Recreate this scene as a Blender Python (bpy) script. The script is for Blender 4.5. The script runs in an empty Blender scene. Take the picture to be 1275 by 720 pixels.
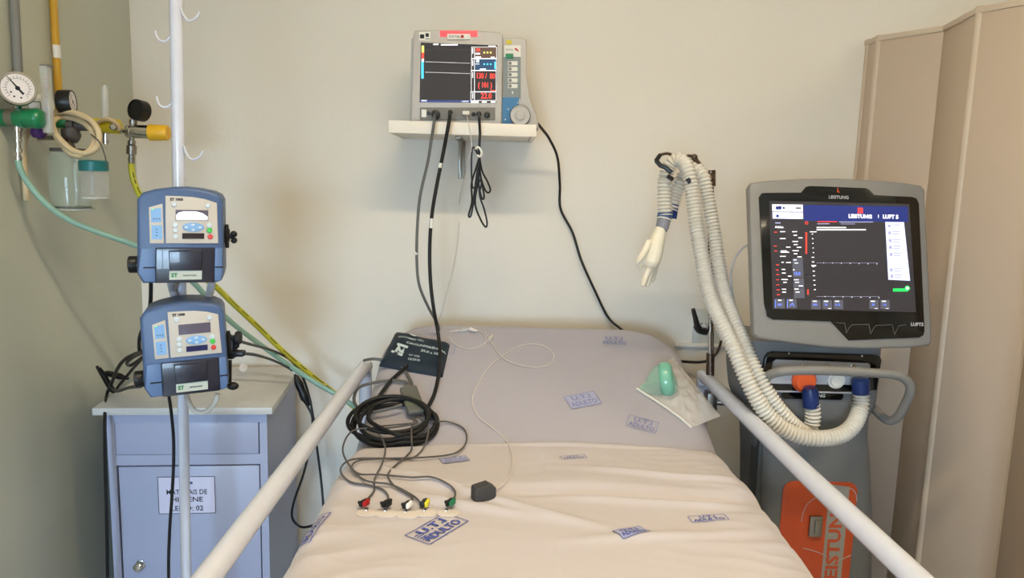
import bpy, bmesh, math, random
from mathutils import Vector, Matrix, noise, Euler
random.seed(7)
C = bpy.context.scene.collection
PI = math.pi

# ------------------------------------------------------------------ camera
F = 930.0; CX, CY = 637.5, 360.0
EYE = Vector((0, 0, 1.5))
_fwd = Vector((624-CX, -(226-CY), -F)).normalized()        # world +Y seen in camera space
_dn = Vector((451-CX, -(6473+CY-0), -F)); _dn = _dn.normalized()
_up = -( _dn - _fwd*_dn.dot(_fwd)).normalized()
_rt = _fwd.cross(_up)
RW = Matrix((_rt, _fwd, _up))                               # camera space -> world space
cam_d = bpy.data.cameras.new('camera'); cam = bpy.data.objects.new('camera', cam_d); C.objects.link(cam)
cam_d.sensor_width = 36; cam_d.lens = 36*F/1275; cam_d.clip_start = 0.02
M4 = RW.to_4x4(); M4.translation = EYE; cam.matrix_world = M4
bpy.context.scene.camera = cam

# ------------------------------------------------------------------ world, light, exposure
SC = bpy.context.scene
SC.view_settings.view_transform = 'Standard'; SC.view_settings.look = 'None'
SC.view_settings.gamma = 1; SC.view_settings.exposure = 0.0
SC.view_settings.use_curve_mapping = False
w = bpy.data.worlds.new('world'); SC.world = w; w.use_nodes = True
bg = w.node_tree.nodes['Background']; bg.inputs[0].default_value = (.54, .76, 1, 1); bg.inputs[1].default_value = 40   # overcast daylight, seen only through the window

def area(name, loc, rot, sx, sy, power, col):
    l = bpy.data.lights.new(name, 'AREA'); l.shape = 'RECTANGLE'; l.size = sx; l.size_y = sy
    l.energy = power; l.color = col
    o = bpy.data.objects.new(name, l); C.objects.link(o); o.location = loc; o.rotation_euler = rot
    return o
WARM = (1, .82, .54); COOL = (.72, .84, 1)
# tubes of the ceiling fixtures (fixtures are built below) and the daylight of the window behind the camera
area('ceiling_tube', (.15, .72, 2.70), (0, 0, 0), 1.15, .10, 30, WARM)
area('ceiling_tube', (2.5, .55, 2.70), (0, 0, 0), 1.15, .10, 22, WARM)
area('ceiling_tube', (.3, -1.2, 2.70), (0, 0, 0), 1.15, .10, 5, WARM)  # unseen lamp, added to brighten the front of the bed
pt = area('window_portal', (-.62, -2.56, 1.2), (PI/2, 0, 0), .96, 1.1, 1, COOL); pt.data.cycles.is_portal = True

# ------------------------------------------------------------------ pixel rays -> places in the room
def ray(px, py): return (RW @ Vector((px-CX, -(py-CY), -F))).normalized()
def at(px, py, Y):                                          # point seen at a pixel, at distance Y into the room
    r = ray(px, py); return EYE + r*(Y/r.y)
def atx(px, py, X):
    r = ray(px, py); return EYE + r*(X/r.x)
def atz(px, py, Z):
    r = ray(px, py); return EYE + r*((Z-EYE.z)/r.z)
def face(root, px, py, ly=0.0):                             # same, on a device's own front plane (local x, z)
    Mi = WM[root].inverted(); o = Mi @ EYE; d = (Mi.to_3x3() @ ray(px, py))
    t = (ly-o.y)/d.y; p = o + d*t; return (p.x, p.z)

# ------------------------------------------------------------------ materials
def lin(c): c = c/255; return c/12.92 if c <= .04045 else ((c+.055)/1.055)**2.4
def rgb(c): return tuple(lin(v) for v in c) + (1,)
def mat(name, col, rough=.5, metal=0, emit=0, var=.06, scale=30, bump=0, bscale=200, alpha=1, trans=0, coat=0, ior=1.45, sss=0, emitcol=None, sheen=0):
    m = bpy.data.materials.new(name); m.use_nodes = True; nt = m.node_tree; N = nt.nodes; L = nt.links
    b = N['Principled BSDF']; c = rgb(col)
    b.inputs['Base Color'].default_value = c; b.inputs['Roughness'].default_value = rough
    b.inputs['Metallic'].default_value = metal; b.inputs['IOR'].default_value = ior
    tc = N.new('ShaderNodeTexCoord')
    nz = N.new('ShaderNodeTexNoise'); nz.inputs['Scale'].default_value = scale; nz.inputs['Detail'].default_value = 4
    L.new(tc.outputs['Object'], nz.inputs['Vector'])
    if var and not emit:
        mx = N.new('ShaderNodeMix'); mx.data_type = 'RGBA'
        mx.inputs[6].default_value = tuple(v*(1-var) for v in c[:3])+(1,)
        mx.inputs[7].default_value = tuple(min(1, v*(1+var)) for v in c[:3])+(1,)
        L.new(nz.outputs['Fac'], mx.inputs[0]); L.new(mx.outputs[2], b.inputs['Base Color'])
    if bump:
        n2 = N.new('ShaderNodeTexNoise'); n2.inputs['Scale'].default_value = bscale; n2.inputs['Detail'].default_value = 3
        L.new(tc.outputs['Object'], n2.inputs['Vector'])
        bp = N.new('ShaderNodeBump'); bp.inputs['Strength'].default_value = bump; bp.inputs['Distance'].default_value = .002
        L.new(n2.outputs['Fac'], bp.inputs['Height']); L.new(bp.outputs['Normal'], b.inputs['Normal'])
    if emit:
        b.inputs['Emission Color'].default_value = rgb(emitcol or col); b.inputs['Emission Strength'].default_value = emit
    b.inputs['Alpha'].default_value = alpha
    b.inputs['Transmission Weight'].default_value = trans
    b.inputs['Coat Weight'].default_value = coat
    if sss: b.inputs['Subsurface Weight'].default_value = sss; b.inputs['Subsurface Scale'].default_value = .02
    if sheen: b.inputs['Sheen Weight'].default_value = sheen
    return m
def wall_mat(name, col, sc=3):
    m = mat(name, col, .55, var=.035, scale=sc, bump=.25, bscale=60)
    return m
M = dict(
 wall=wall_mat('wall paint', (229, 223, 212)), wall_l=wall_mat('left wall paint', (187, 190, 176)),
 ceil=wall_mat('ceiling paint', (225, 222, 212)), floor=mat('floor vinyl', (190, 190, 188), .35, var=.06, scale=8),
 enamel=mat('white enamel', (208, 212, 228), .25, coat=.4), cabinet=mat('cabinet lacquer', (168, 174, 202), .35, var=.02),
 cabtop=mat('cabinet laminate', (200, 200, 200), .4, var=.03), dark_gap=mat('dark gap', (40, 42, 50), .8),
 chrome=mat('chrome', (200, 200, 198), .18, 1), steel=mat('brushed steel', (150, 146, 138), .35, 1, var=.15),
 black=mat('black plastic', (22, 22, 24), .4), blackm=mat('black rubber', (18, 18, 19), .55), gloss=mat('gloss black', (8, 8, 10), .12, coat=.5, var=0),
 pump=mat('pump blue', (72, 94, 134), .38, bump=.1, bscale=900), pump_lt=mat('pump light blue', (88, 114, 158), .38),
 beige=mat('panel beige', (198, 190, 180), .45, var=.02), padblue=mat('membrane blue', (128, 172, 222), .4),
 btn=mat('button grey', (205, 215, 222), .4), green=mat('button green', (60, 190, 70), .4), red=mat('button red', (205, 60, 50), .4),
 darkblue=mat('pump door', (34, 33, 48), .28, coat=.3), lcd=mat('lcd glass', (92, 84, 104), .08, coat=1, var=.02), led=mat('led window', (38, 22, 30), .12, coat=.6),
 leda=mat('led window blue', (20, 22, 82), .12, coat=.6),
 plate=mat('name plate', (190, 196, 186), .4), ink=mat('black ink', (22, 24, 34), .7, var=0), inkgreen=mat('green ink', (40, 120, 70), .6, var=0),
 paper=mat('paper label', (214, 212, 236), .6, var=.02), inkblue=mat('stamp ink blue', (72, 88, 172), .8, var=.25, scale=150), inkfade=mat('faded stamp ink', (132, 138, 182), .8, var=.2, scale=150),
 inkbox=mat('stamp box tint', (168, 170, 200), .8, var=.12, scale=120),
 mon=mat('monitor housing', (186, 182, 178), .42, bump=.08, bscale=800), mon_dk=mat('connector panel grey', (120, 118, 114), .5),
 mon_pan=mat('module panel grey', (128, 136, 136), .5), mon_blue=mat('module blue', (62, 120, 168), .45), white=mat('white plastic', (226, 224, 218), .35),
 shelf=mat('shelf laminate', (236, 230, 220), .4, var=.02), vent=mat('ventilator housing', (128, 126, 124), .45, bump=.1, bscale=700),
 vent_b=mat('ventilator body grey', (112, 114, 116), .5, bump=.1, bscale=700), vent_s=mat('ventilator dark side', (66, 72, 76), .5),
 ventsil=mat('valve panel silver', (176, 178, 186), .35), orange=mat('orange sticker', (196, 76, 30), .38, var=.05, scale=20, coat=.3), stickgrey=mat('sticker grey', (158, 154, 146), .5),
 orangevalve=mat('orange valve', (216, 92, 48), .35), navy=mat('hose cuff blue', (22, 46, 104), .35), bluecuff=mat('wye blue', (58, 84, 132), .35), wyegrey=mat('wye grey', (130, 132, 146), .4),
 hose=mat('corrugated hose', (214, 210, 202), .35, var=.03), hosec=mat('clear corrugated hose', (226, 220, 210), .25, alpha=.8, var=.03),
 glove=mat('latex glove', (232, 224, 204), .5, var=.05),
 screenp=mat('partition panel', (198, 178, 158), .5, var=.03, scale=6, bump=.1, bscale=80), screenf=mat('partition frame', (206, 188, 168), .4, var=.02),
 sheet1=mat('fitted sheet', (174, 169, 178), .85, var=.02, bump=.25, bscale=1200, sheen=.2), sheet2=mat('top sheet', (198, 190, 193), .85, var=.015, bump=.2, bscale=1200, sheen=.2),
 cuff=mat('cuff nylon', (16, 36, 54), .55, var=.1, bump=.3, bscale=1500), cufftxt=mat('cuff print', (200, 214, 218), .6, var=0),
 graycable=mat('grey cable', (96, 96, 94), .45), darkcable=mat('dark grey wire', (88, 84, 84), .45), whitecable=mat('white cable', (214, 206, 200), .4),
 sensor=mat('sensor grey', (62, 60, 60), .6), trunk=mat('trunk block', (98, 99, 94), .5), trunk_lb=mat('trunk label', (112, 118, 98), .5),
 cred=mat('clip red', (176, 30, 34), .4), cyel=mat('clip yellow', (220, 205, 40), .4), cgrn=mat('clip green', (20, 110, 66), .4), cwht=mat('clip white', (235, 232, 226), .4),
 pad=mat('electrode foam', (214, 204, 198), .7), ggreen=mat('valve green', (20, 122, 78), .3, coat=.3), gyel=mat('valve yellow', (228, 176, 36), .35), gyel2=mat('flowmeter yellow', (208, 190, 40), .35),
 pipeg=mat('grey pipe', (124, 124, 120), .4), pipey=mat('yellow pipe', (198, 152, 42), .35), dial=mat('gauge dial', (226, 220, 220), .4, var=.02),
 tubeb=mat('latex tubing', (204, 184, 148), .45), hoseg=mat('green hose', (134, 172, 158), .4), hosey=mat('yellow hose', (196, 196, 62), .4), fitg=mat('dark grey fitting', (76, 72, 70), .5),
 glass=mat('jar glass', (222, 238, 230), .04, trans=1, var=0, ior=1.3), clear=mat('clear acrylic', (220, 225, 225), .08, alpha=.42, var=0), teal=mat('teal lid', (22, 104, 108), .4), purple=mat('purple cap', (74, 38, 100), .4),
 orangeink=mat('orange print', (190, 80, 50), .6), jarc=mat('jar plastic', (222, 224, 224), .1, alpha=.1, var=0), jarg=mat('jar glass wall', (176, 196, 184), .05, alpha=.17, var=0, coat=1),
 pouch=mat('clear pouch', (240, 234, 230), .12, alpha=.42, var=0, coat=1), mask=mat('mask green', (128, 198, 172), .25, alpha=.85, var=.05, coat=.4), masksh=mat('mask shell green', (140, 200, 178), .2, alpha=.4, var=.05, coat=.6), outlet=mat('outlet plastic', (200, 202, 196), .4), bronze=mat('arm metal', (104, 88, 76), .35, .9),
 # things that give off light, and one painted reflection
 scr=mat('screen backlight', (26, 25, 28), .06, emit=1, emitcol=(58, 54, 57), coat=1), scr2=mat('patient screen backlight', (20, 20, 22), .06, emit=1, emitcol=(56, 52, 54), coat=1),
 eglare=mat('painted lcd glare', (238, 238, 240), .2, emit=.85),  # glow painted in place of a reflection on the upper pump's LCD
 ewht=mat('screen white', (235, 235, 240), .3, emit=1.0), elav=mat('screen lavender', (200, 205, 240), .3, emit=.95), eblue=mat('screen blue bar', (34, 44, 104), .3, emit=.9), ebt=mat('screen blue text', (96, 122, 230), .3, emit=1),
 ered=mat('screen red', (238, 62, 50), .3, emit=1.1), eylw=mat('screen yellow', (225, 228, 110), .3, emit=1), ecyn=mat('screen cyan', (70, 190, 230), .3, emit=1), egrn=mat('screen green', (40, 205, 90), .3, emit=1),
 egry=mat('screen grey tile', (74, 74, 84), .3, emit=.9), edk=mat('screen pale print', (150, 150, 185), .3, emit=.8), ealarm=mat('alarm light red', (235, 70, 76), .3, emit=.95), elamp=mat('tube glow', (255, 236, 205), .3, emit=6), ecyd=mat('screen dim blue', (30, 60, 92), .3, emit=.9), ebrn=mat('screen dim brown', (84, 62, 52), .3, emit=.8),
)

# ------------------------------------------------------------------ mesh builder
def catmull(P, n=8, closed=False):
    P = [Vector(p) for p in P]; out = []; m = len(P)
    rng = range(m if closed else m-1)
    for i in rng:
        if closed: a, b, c, d = P[(i-1) % m], P[i], P[(i+1) % m], P[(i+2) % m]
        else: a, b, c, d = P[max(i-1, 0)], P[i], P[i+1], P[min(i+2, m-1)]
        for k in range(n):
            t = k/n
            out.append(.5*((2*b)+(c-a)*t+(2*a-5*b+4*c-d)*t*t+(3*b-a-3*c+d)*t*t*t))
    if not closed: out.append(P[-1])
    return out
def rrect(w, h, r, n=5, cx=0, cz=0):
    o = []
    for sx, sz, a0 in ((1, 1, 0), (-1, 1, 90), (-1, -1, 180), (1, -1, 270)):
        for k in range(n+1):
            a = math.radians(a0+90*k/n); o.append((cx+sx*(w/2-r)+r*math.cos(a), cz+sz*(h/2-r)+r*math.sin(a)))
    return o
class MB:
    def __init__(s): s.v = []; s.f = []
    def add(s, v, f, X=None):
        b = len(s.v); s.v += [(X @ Vector(p)) if X else Vector(p) for p in v]; s.f += [tuple(i+b for i in q) for q in f]; return s
    def box(s, c, d, bev=0, X=None, seg=2):
        bm = bmesh.new(); bmesh.ops.create_cube(bm, size=1)
        for v in bm.verts: v.co = Vector((v.co.x*d[0]+c[0], v.co.y*d[1]+c[1], v.co.z*d[2]+c[2]))
        if bev: bmesh.ops.bevel(bm, geom=bm.edges[:], offset=min(bev, min(d)*.49), segments=seg, profile=.5, affect='EDGES')
        return s.bm(bm, X)
    def bm(s, bm, X=None):
        bm.verts.index_update(); s.add([v.co.copy() for v in bm.verts], [[v.index for v in f.verts] for f in bm.faces], X); bm.free(); return s
    def tube(s, P, r, seg=10, closed=False, cap=True, X=None):
        P = [Vector(p) for p in P]; n = len(P); R = r if isinstance(r, (list, tuple)) else [r]*n
        T = []
        for i in range(n):
            a = P[(i-1) % n] if (closed or i > 0) else P[i]; b = P[(i+1) % n] if (closed or i < n-1) else P[i]
            t = (b-a); T.append(t.normalized() if t.length > 1e-9 else Vector((0, 0, 1)))
        u = T[0].orthogonal().normalized(); vs = []; fs = []
        for i in range(n):
            u = (u-T[i]*u.dot(T[i])); u = u.normalized() if u.length > 1e-6 else T[i].orthogonal().normalized(); w_ = T[i].cross(u)
            for k in range(seg):
                a = 2*PI*k/seg; vs.append(P[i]+(u*math.cos(a)+w_*math.sin(a))*R[i])
        for i in range(n if closed else n-1):
            j = (i+1) % n
            for k in range(seg): fs.append((i*seg+k, i*seg+(k+1) % seg, j*seg+(k+1) % seg, j*seg+k))
        if cap and not closed: fs += [tuple(range(seg))[::-1], tuple((n-1)*seg+k for k in range(seg))]
        return s.add(vs, fs, X)
    def cyl(s, a, b, r, r2=None, seg=20, X=None): return s.tube([a, b], [r, r if r2 is None else r2], seg, X=X)
    def lathe(s, a, b, prof, seg=24, X=None):               # prof: (t along a->b in metres, radius)
        a = Vector(a); d = (Vector(b)-a).normalized(); return s.tube([a+d*(t+i*1e-6) for i, (t, r) in enumerate(prof)], [max(r, 1e-5) for t, r in prof], seg, X=X) if False else s._lathe(a, d, prof, seg, X)
    def _lathe(s, a, d, prof, seg, X):
        u = d.orthogonal().normalized(); w_ = d.cross(u); vs = []; fs = []
        for t, r in prof:
            for k in range(seg):
                g = 2*PI*k/seg; vs.append(a+d*t+(u*math.cos(g)+w_*math.sin(g))*max(r, 1e-5))
        for i in range(len(prof)-1):
            for k in range(seg): fs.append((i*seg+k, i*seg+(k+1) % seg, (i+1)*seg+(k+1) % seg, (i+1)*seg+k))
        fs += [tuple(range(seg))[::-1], tuple((len(prof)-1)*seg+k for k in range(seg))]
        return s.add(vs, fs, X)
    def prism(s, o, y0, y1, bev=0, X=None):                 # outline in (x, z); front face at y0
        bm = bmesh.new(); vs = [bm.verts.new((x, y1, z)) for x, z in o]; f = bm.faces.new(vs)
        r = bmesh.ops.extrude_face_region(bm, geom=[f]); nv = [g for g in r['geom'] if isinstance(g, bmesh.types.BMVert)]
        for v in nv: v.co.y = y0
        bmesh.ops.recalc_face_normals(bm, faces=bm.faces[:])
        if bev:
            e = [e for e in bm.edges if abs(e.verts[0].co.y-y0) < 1e-6 and abs(e.verts[1].co.y-y0) < 1e-6]
            bmesh.ops.bevel(bm, geom=e, offset=bev, segments=3, profile=.5, affect='EDGES')
        return s.bm(bm, X)
    def loft(s, secs, X=None):                              # list of rings (same count)
        n = len(secs[0]); vs = [p for q in secs for p in q]; fs = []
        for i in range(len(secs)-1):
            for k in range(n): fs.append((i*n+k, i*n+(k+1) % n, (i+1)*n+(k+1) % n, (i+1)*n+k))
        fs += [tuple(range(n))[::-1], tuple((len(secs)-1)*n+k for k in range(n))]
        return s.add(vs, fs, X)
    def ball(s, c, r, X=None, seg=14):
        bm = bmesh.new(); bmesh.ops.create_uvsphere(bm, u_segments=seg, v_segments=seg//2+2, radius=1)
        rr = r if isinstance(r, (tuple, list)) else (r, r, r)
        for v in bm.verts: v.co = Vector((v.co.x*rr[0]+c[0], v.co.y*rr[1]+c[1], v.co.z*rr[2]+c[2]))
        return s.bm(bm, X)
    def build(s, name, m, parent=None, world=False, smooth=40):
        vs = s.v; loc = Vector((0, 0, 0))
        if parent is not None and world: Mi = WM[parent].inverted(); vs = [Mi @ v for v in vs]
        if parent is None:
            xs = [v.x for v in vs]; ys = [v.y for v in vs]; zs = [v.z for v in vs]
            loc = Vector(((min(xs)+max(xs))/2, (min(ys)+max(ys))/2, min(zs))); vs = [v-loc for v in vs]
        me = bpy.data.meshes.new(name); me.from_pydata([tuple(v) for v in vs], [], s.f)
        me.materials.append(M[m] if isinstance(m, str) else m)
        bm = bmesh.new(); bm.from_mesh(me); bmesh.ops.recalc_face_normals(bm, faces=bm.faces[:]); bm.to_mesh(me); bm.free()
        if smooth:
            me.polygons.foreach_set('use_smooth', [True]*len(me.polygons)); me.set_sharp_from_angle(angle=math.radians(smooth))
        o = bpy.data.objects.new(name, me); C.objects.link(o); o.location = loc
        if parent is not None: o.parent = parent; WM[o] = WM[parent].copy()
        else: WM[o] = Matrix.Translation(loc)
        return o
WM = {}
def thing(name, label, cat, loc=(0, 0, 0), rot=(0, 0, 0), group=None):
    o = bpy.data.objects.new(name, None); C.objects.link(o); o.empty_display_size = .05
    o.location = loc; o.rotation_euler = rot; o['label'] = label; o['category'] = cat
    if group: o['group'] = group
    WM[o] = Matrix.Translation(loc) @ Euler(rot).to_matrix().to_4x4(); return o
def tag(o, label, cat, group=None):
    o['label'] = label; o['category'] = cat
    if group: o['group'] = group
    return o
def struct(o): o['kind'] = 'structure'; return o
def lab(o, s): o['label'] = s; return o
def textmesh(s, size, bold=0, align='CENTER', sx=1):
    cu = bpy.data.curves.new('t', 'FONT'); cu.body = s; cu.size = size; cu.align_x = align; cu.align_y = 'CENTER'; cu.offset = bold; cu.resolution_u = 2
    o = bpy.data.objects.new('t', cu); C.objects.link(o); bpy.context.view_layer.update()
    me = bpy.data.meshes.new_from_object(o); bpy.data.objects.remove(o); v = [Vector((p.co.x*sx, p.co.y, 0)) for p in me.vertices]; f = [tuple(p.vertices) for p in me.polygons]
    bpy.data.meshes.remove(me); bpy.data.curves.remove(cu); return v, f
def letters(mb, s, size, x, z, y, bold=0, align='CENTER', rot=0, sx=1):   # writing on a front face (local x, z) at depth y
    v, f = textmesh(s, size, bold, align, sx); c, q = math.cos(rot), math.sin(rot)
    mb.add([(x+p.x*c-p.y*q, y, z+p.x*q+p.y*c) for p in v], f)
def rect(mb, x0, z0, x1, z1, y): mb.add([(x0, y, z0), (x1, y, z0), (x1, y, z1), (x0, y, z1)], [(0, 1, 2, 3)])
def cable(name, m, pts, r, label=None, cat='cable', group=None, parent=None, n=8, seg=8, closed=False):
    o = MB().tube(catmull(pts, n, closed), r, seg, closed).build(name, m, parent, world=parent is not None)
    if label: tag(o, label, cat, group) if parent is None else lab(o, label)
    return o

# ------------------------------------------------------------------ the room
WY = 2.42
LX = at(170, 214, WY).x
RX, FY, CZ = 3.6, -2.5, 2.8
def slab(name, m, x0, x1, y0, y1, z0, z1):
    return struct(MB().box(((x0+x1)/2, (y0+y1)/2, (z0+z1)/2), (x1-x0, y1-y0, z1-z0)).build(name, m, smooth=0))
slab('floor', 'floor', LX-.12, RX+.12, FY-.12, WY+.12, -.1, 0)
slab('ceiling', 'ceil', LX-.12, RX+.12, FY-.12, WY+.12, CZ, CZ+.1)
slab('ground', 'floor', -40, 40, -70, FY-.13, -.5, -.4)
slab('wall_back', 'wall', LX-.12, RX+.12, WY, WY+.12, 0, CZ)
slab('wall_left', 'wall_l', LX-.12, LX, FY, WY, 0, CZ)
slab('wall_right', 'wall', RX, RX+.12, FY, WY, 0, CZ)
wf = MB()
wx0, wx1, wz0, wz1 = -1.1, -.14, .65, 1.75
wf.box(((LX+wx0)/2, FY-.06, CZ/2), (wx0-LX, .12, CZ)).box(((RX+wx1)/2, FY-.06, CZ/2), (RX-wx1, .12, CZ))
wf.box(((wx0+wx1)/2, FY-.06, wz0/2), (wx1-wx0, .12, wz0)).box(((wx0+wx1)/2, FY-.06, (CZ+wz1)/2), (wx1-wx0, .12, CZ-wz1))
struct(wf.build('wall_front', 'wall', smooth=0))
fr = MB()
for x in (wx0+.02, (wx0+wx1)/2, wx1-.02): fr.box((x, FY-.05, (wz0+wz1)/2), (.04, .05, wz1-wz0))
for z in (wz0+.02, wz1-.02): fr.box(((wx0+wx1)/2, FY-.05, z), (wx1-wx0, .05, .04))
struct(fr.build('window_1', 'white', smooth=0))
struct(MB().box(((LX+RX)/2, WY-.006, .05), (RX-LX, .012, .1)).build('baseboard_back', 'ceil', smooth=0))
struct(MB().box((LX+.006, (FY+WY)/2, .05), (.012, WY-FY-.02, .1)).build('baseboard_left', 'ceil', smooth=0))
for (x, y, nm) in ((.15, .72, 'above the bed'), (2.5, .55, 'beyond the folding partition'), (.3, -1.2, 'added behind the foot of the bed to brighten it')):  # the last fixture is added, out of view, for the bed front
    t = thing('ceiling_light', 'white fluorescent ceiling light '+nm, 'light', (x, y, CZ-.001))
    MB().box((0, 0, -.02), (1.25, .16, .04), .006).build('housing', 'enamel', t)
    MB().cyl((-.58, 0, -.06), (.58, 0, -.06), .013).build('tube', 'elamp', t)
    for x_ in (-.6, .6): MB().box((x_, 0, -.055), (.02, .05, .04)).build('socket', 'white', t)

# ------------------------------------------------------------------ bed surface
BX = .105; HW = .44; YH = 2.235; YF = .3
def sm(t): t = max(0, min(1, t)); return t*t*(3-2*t)
def top0(x, y):
    z = .868
    z += .195*(max(0, y-1.70)/(YH-1.70) if y > 1.70 else 0)
    z -= .012*math.exp(-((y-1.70)/.07)**2)*0
    z += .004*noise.noise(Vector((x*3, y*3, 0)))
    return z
def wr(x, y):                                               # creases of the top sheet
    s = 0
    a = sm((abs(x-BX)-.12)/.3)
    for (fx, fy, amp, sd) in ((4, 11, .0035, 1), (9, 22, .0018, 4)):
        n = noise.noise(Vector((x*fx+sd, y*fy + 3*x*(1 if x > BX else -1.5), sd))); s += amp*(1-abs(n)*2)*(.25+1.0*a)
    n = noise.noise(Vector((x*4+3, y*8-x*3, 5))); s += .007*n*(.4+.6*a)
    yl = 1.475+.012*math.sin(x*9)                            # fold line across the sheet
    s += .008*sm((y-yl+.05)/.045)*sm((yl+.11-y)/.13) - .006*math.exp(-((y-yl+.055)/.01)**2)*sm((x-.0)/.1)
    # diagonal ridges at the lower left
    for (x0, y0, dx, dy, am) in ((-.30, 1.56, .55, -.30, .011), (-.33, 1.46, .5, -.16, .008), (.52, 1.5, -.4, .08, .007), (.50, 1.38, -.45, .05, .008), (.5, 1.28, -.4, -.05, .006)):
        d = Vector((dx, dy)); L_ = d.length; d /= L_; p = Vector((x-x0, y-y0)); t = p.dot(d)/L_; q = p.x*d.y-p.y*d.x
        if -.1 < t < 1.1: s += am*math.exp(-(q/.016)**2)*sm((t+.1)/.3)*sm((1.1-t)/.5)
    return s
def foldy(x): return 1.705 + .02*math.exp(-((x-.2)/.3)**2) - .035*sm((-.12-x)/.22) - .01*sm((x-.4)/.14)
def bed_z(x, y):
    z = top0(x, y)
    e = foldy(x)-y
    if e > 0: z += min(.010, .010*math.sqrt(min(1, e/.012))) + wr(x, y)*sm(e/.06+.15)
    return z
def bed(px, py, off=0):                                     # where a pixel's ray meets the bed top
    r = ray(px, py); t = .8; p = EYE
    while t < 3.2:
        p = EYE+r*t
        if p.z <= bed_z(p.x, p.y)+off: break
        t += .004
    for _ in range(5):
        t -= .0008*(1 if (EYE+r*t).z <= bed_z((EYE+r*t).x, (EYE+r*t).y)+off else 0)
    p = EYE+r*t; return Vector((p.x, p.y, bed_z(p.x, p.y)+off))

def sheet_mesh(y0f, y1, hw, off, drape, zf, nu, nv, rnd, ripple, corner=.12, endlip=True):
    vs = []; fs = []; Ltot = hw-rnd+rnd*PI/2+drape
    rows = []
    for j in range(nv+1): rows.append((j/nv, 0))
    if endlip:
        for k in range(1, 7): rows.append((1, k))
    for (v, k) in rows:
        for i in range(nu+1):
            u = -Ltot+2*Ltot*i/nu; s = 1 if u > 0 else -1; a = abs(u)
            ys = y0f(BX+max(-hw, min(hw, u))); y = ys+(y1-ys)*v
            h = hw
            if endlip and y > YH-corner: h = hw-corner+math.sqrt(max(0, corner**2-(y-(YH-corner))**2))
            sh = hw-h
            if a < hw-rnd: x = a; dr = 0
            elif a < hw-rnd+rnd*PI/2: g = (a-(hw-rnd))/rnd; x = hw-rnd+rnd*math.sin(g); dr = rnd*(1-math.cos(g))
            else: x = hw; dr = rnd+a-(hw-rnd+rnd*PI/2)
            xx = x*(h/hw)
            z = zf(BX+s*xx, y)+off-dr
            if dr > rnd*.5:
                q = min(1, (dr-rnd*.5)/.12); xx += ripple*q*(.6+math.sin(y*31+s)*.4+.5*math.sin(y*13+2*s)) + .02*q*ripple/.01
            if k:
                g = k/6*PI/2; y2 = y+.03*math.sin(min(PI/2, g)); z -= .03*(1-math.cos(g))+ (.1 if k == 6 else 0)
                y = y2
            vs.append((BX+s*xx, y, z))
    n = nu+1
    for j in range(len(rows)-1):
        for i in range(nu): fs.append((j*n+i, j*n+i+1, (j+1)*n+i+1, (j+1)*n+i))
    return vs, fs
RAILZ = .965
RLX, RRX = atz(455, 455, RAILZ).x, atz(878, 470, RAILZ).x
# bed
hb = thing('hospital_bed', 'white tubular hospital bed with its two side rails raised', 'bed', (BX, 1.25, 0))
b = MB()
for z in (.52,):
    for s in (-1, 1): b.box((s*.40+BX, 1.25, z), (.05, 1.9, .06), .004)
    for y in (.4, .95, 1.5, 2.1): b.box((BX, y, z), (.8, .05, .04), .003)
b.build('frame', 'enamel', hb, world=True)
for sx in (-1, 1):
    for y in (.42, 2.08):
        MB().cyl((BX+sx*.38, y, .5), (BX+sx*.38, y, .12), .02).build('leg', 'enamel', hb, world=True)
        MB().cyl((BX+sx*.38-.015, y, .06), (BX+sx*.38+.015, y, .06), .058).cyl((BX+sx*.38, y, .06), (BX+sx*.38, y, .125), .012).build('caster', 'blackm', hb, world=True)
MB().box((BX, 1.25, .58), (.84, 1.9, .02), .003).build('base_deck', 'enamel', hb, world=True)
for X, yend in ((RLX, 2.15), (RRX, 2.10)):
    ye = atz(455, 455, RAILZ).y if X < 0 else atz(880, 468, RAILZ).y
    pts = [(X, ye+.0, .60), (X, ye+.0, RAILZ-.06), (X, ye-.01, RAILZ-.02), (X, ye-.045, RAILZ), (X, 1.4, RAILZ), (X, .55, RAILZ), (X, .50, RAILZ-.03), (X, .5, .6)]
    c = catmull(pts, 6)
    sr = MB().tube(c, .0185, 16).build('side_rail', 'enamel', hb, world=True)
    MB().tube([(X, ye, .66), (X, .5, .66)], .014, 12).build('lower_bar', 'enamel', sr, world=True)
    s = -1 if X > 0 else 1
    for y in (.75, 1.25, 1.75): MB().box((X+s*.04, y, .575), (.08, .03, .03), .003).build('rail_bracket', 'steel', sr, world=True)
# mattress, fitted sheet, top sheet
mt = MB(); secs = []
for y in [YF+.02+i*(YH-YF-.05)/20 for i in range(21)]:
    hh = HW-.02
    if y > YH-.14: hh = HW-.02-.12+math.sqrt(max(0, .12**2-(y-(YH-.14))**2))
    zc = top0(BX, y)-.012
    secs.append([(BX+x, y, zc-.075+z) for x, z in rrect(2*hh, .14, .035, 4)])
tag(mt.loft(secs).build('mattress', 'vent_b'), 'grey foam mattress lying under the sheets of the bed', 'mattress')
v, f = sheet_mesh(lambda x: YF, YH, HW, .0, .10, top0, 70, 130, .05, .004)
fs_ = MB().add(v, f).build('fitted_sheet', 'sheet1', smooth=80); tag(fs_, 'lilac-white fitted sheet over the raised head of the bed', 'sheet')
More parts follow.
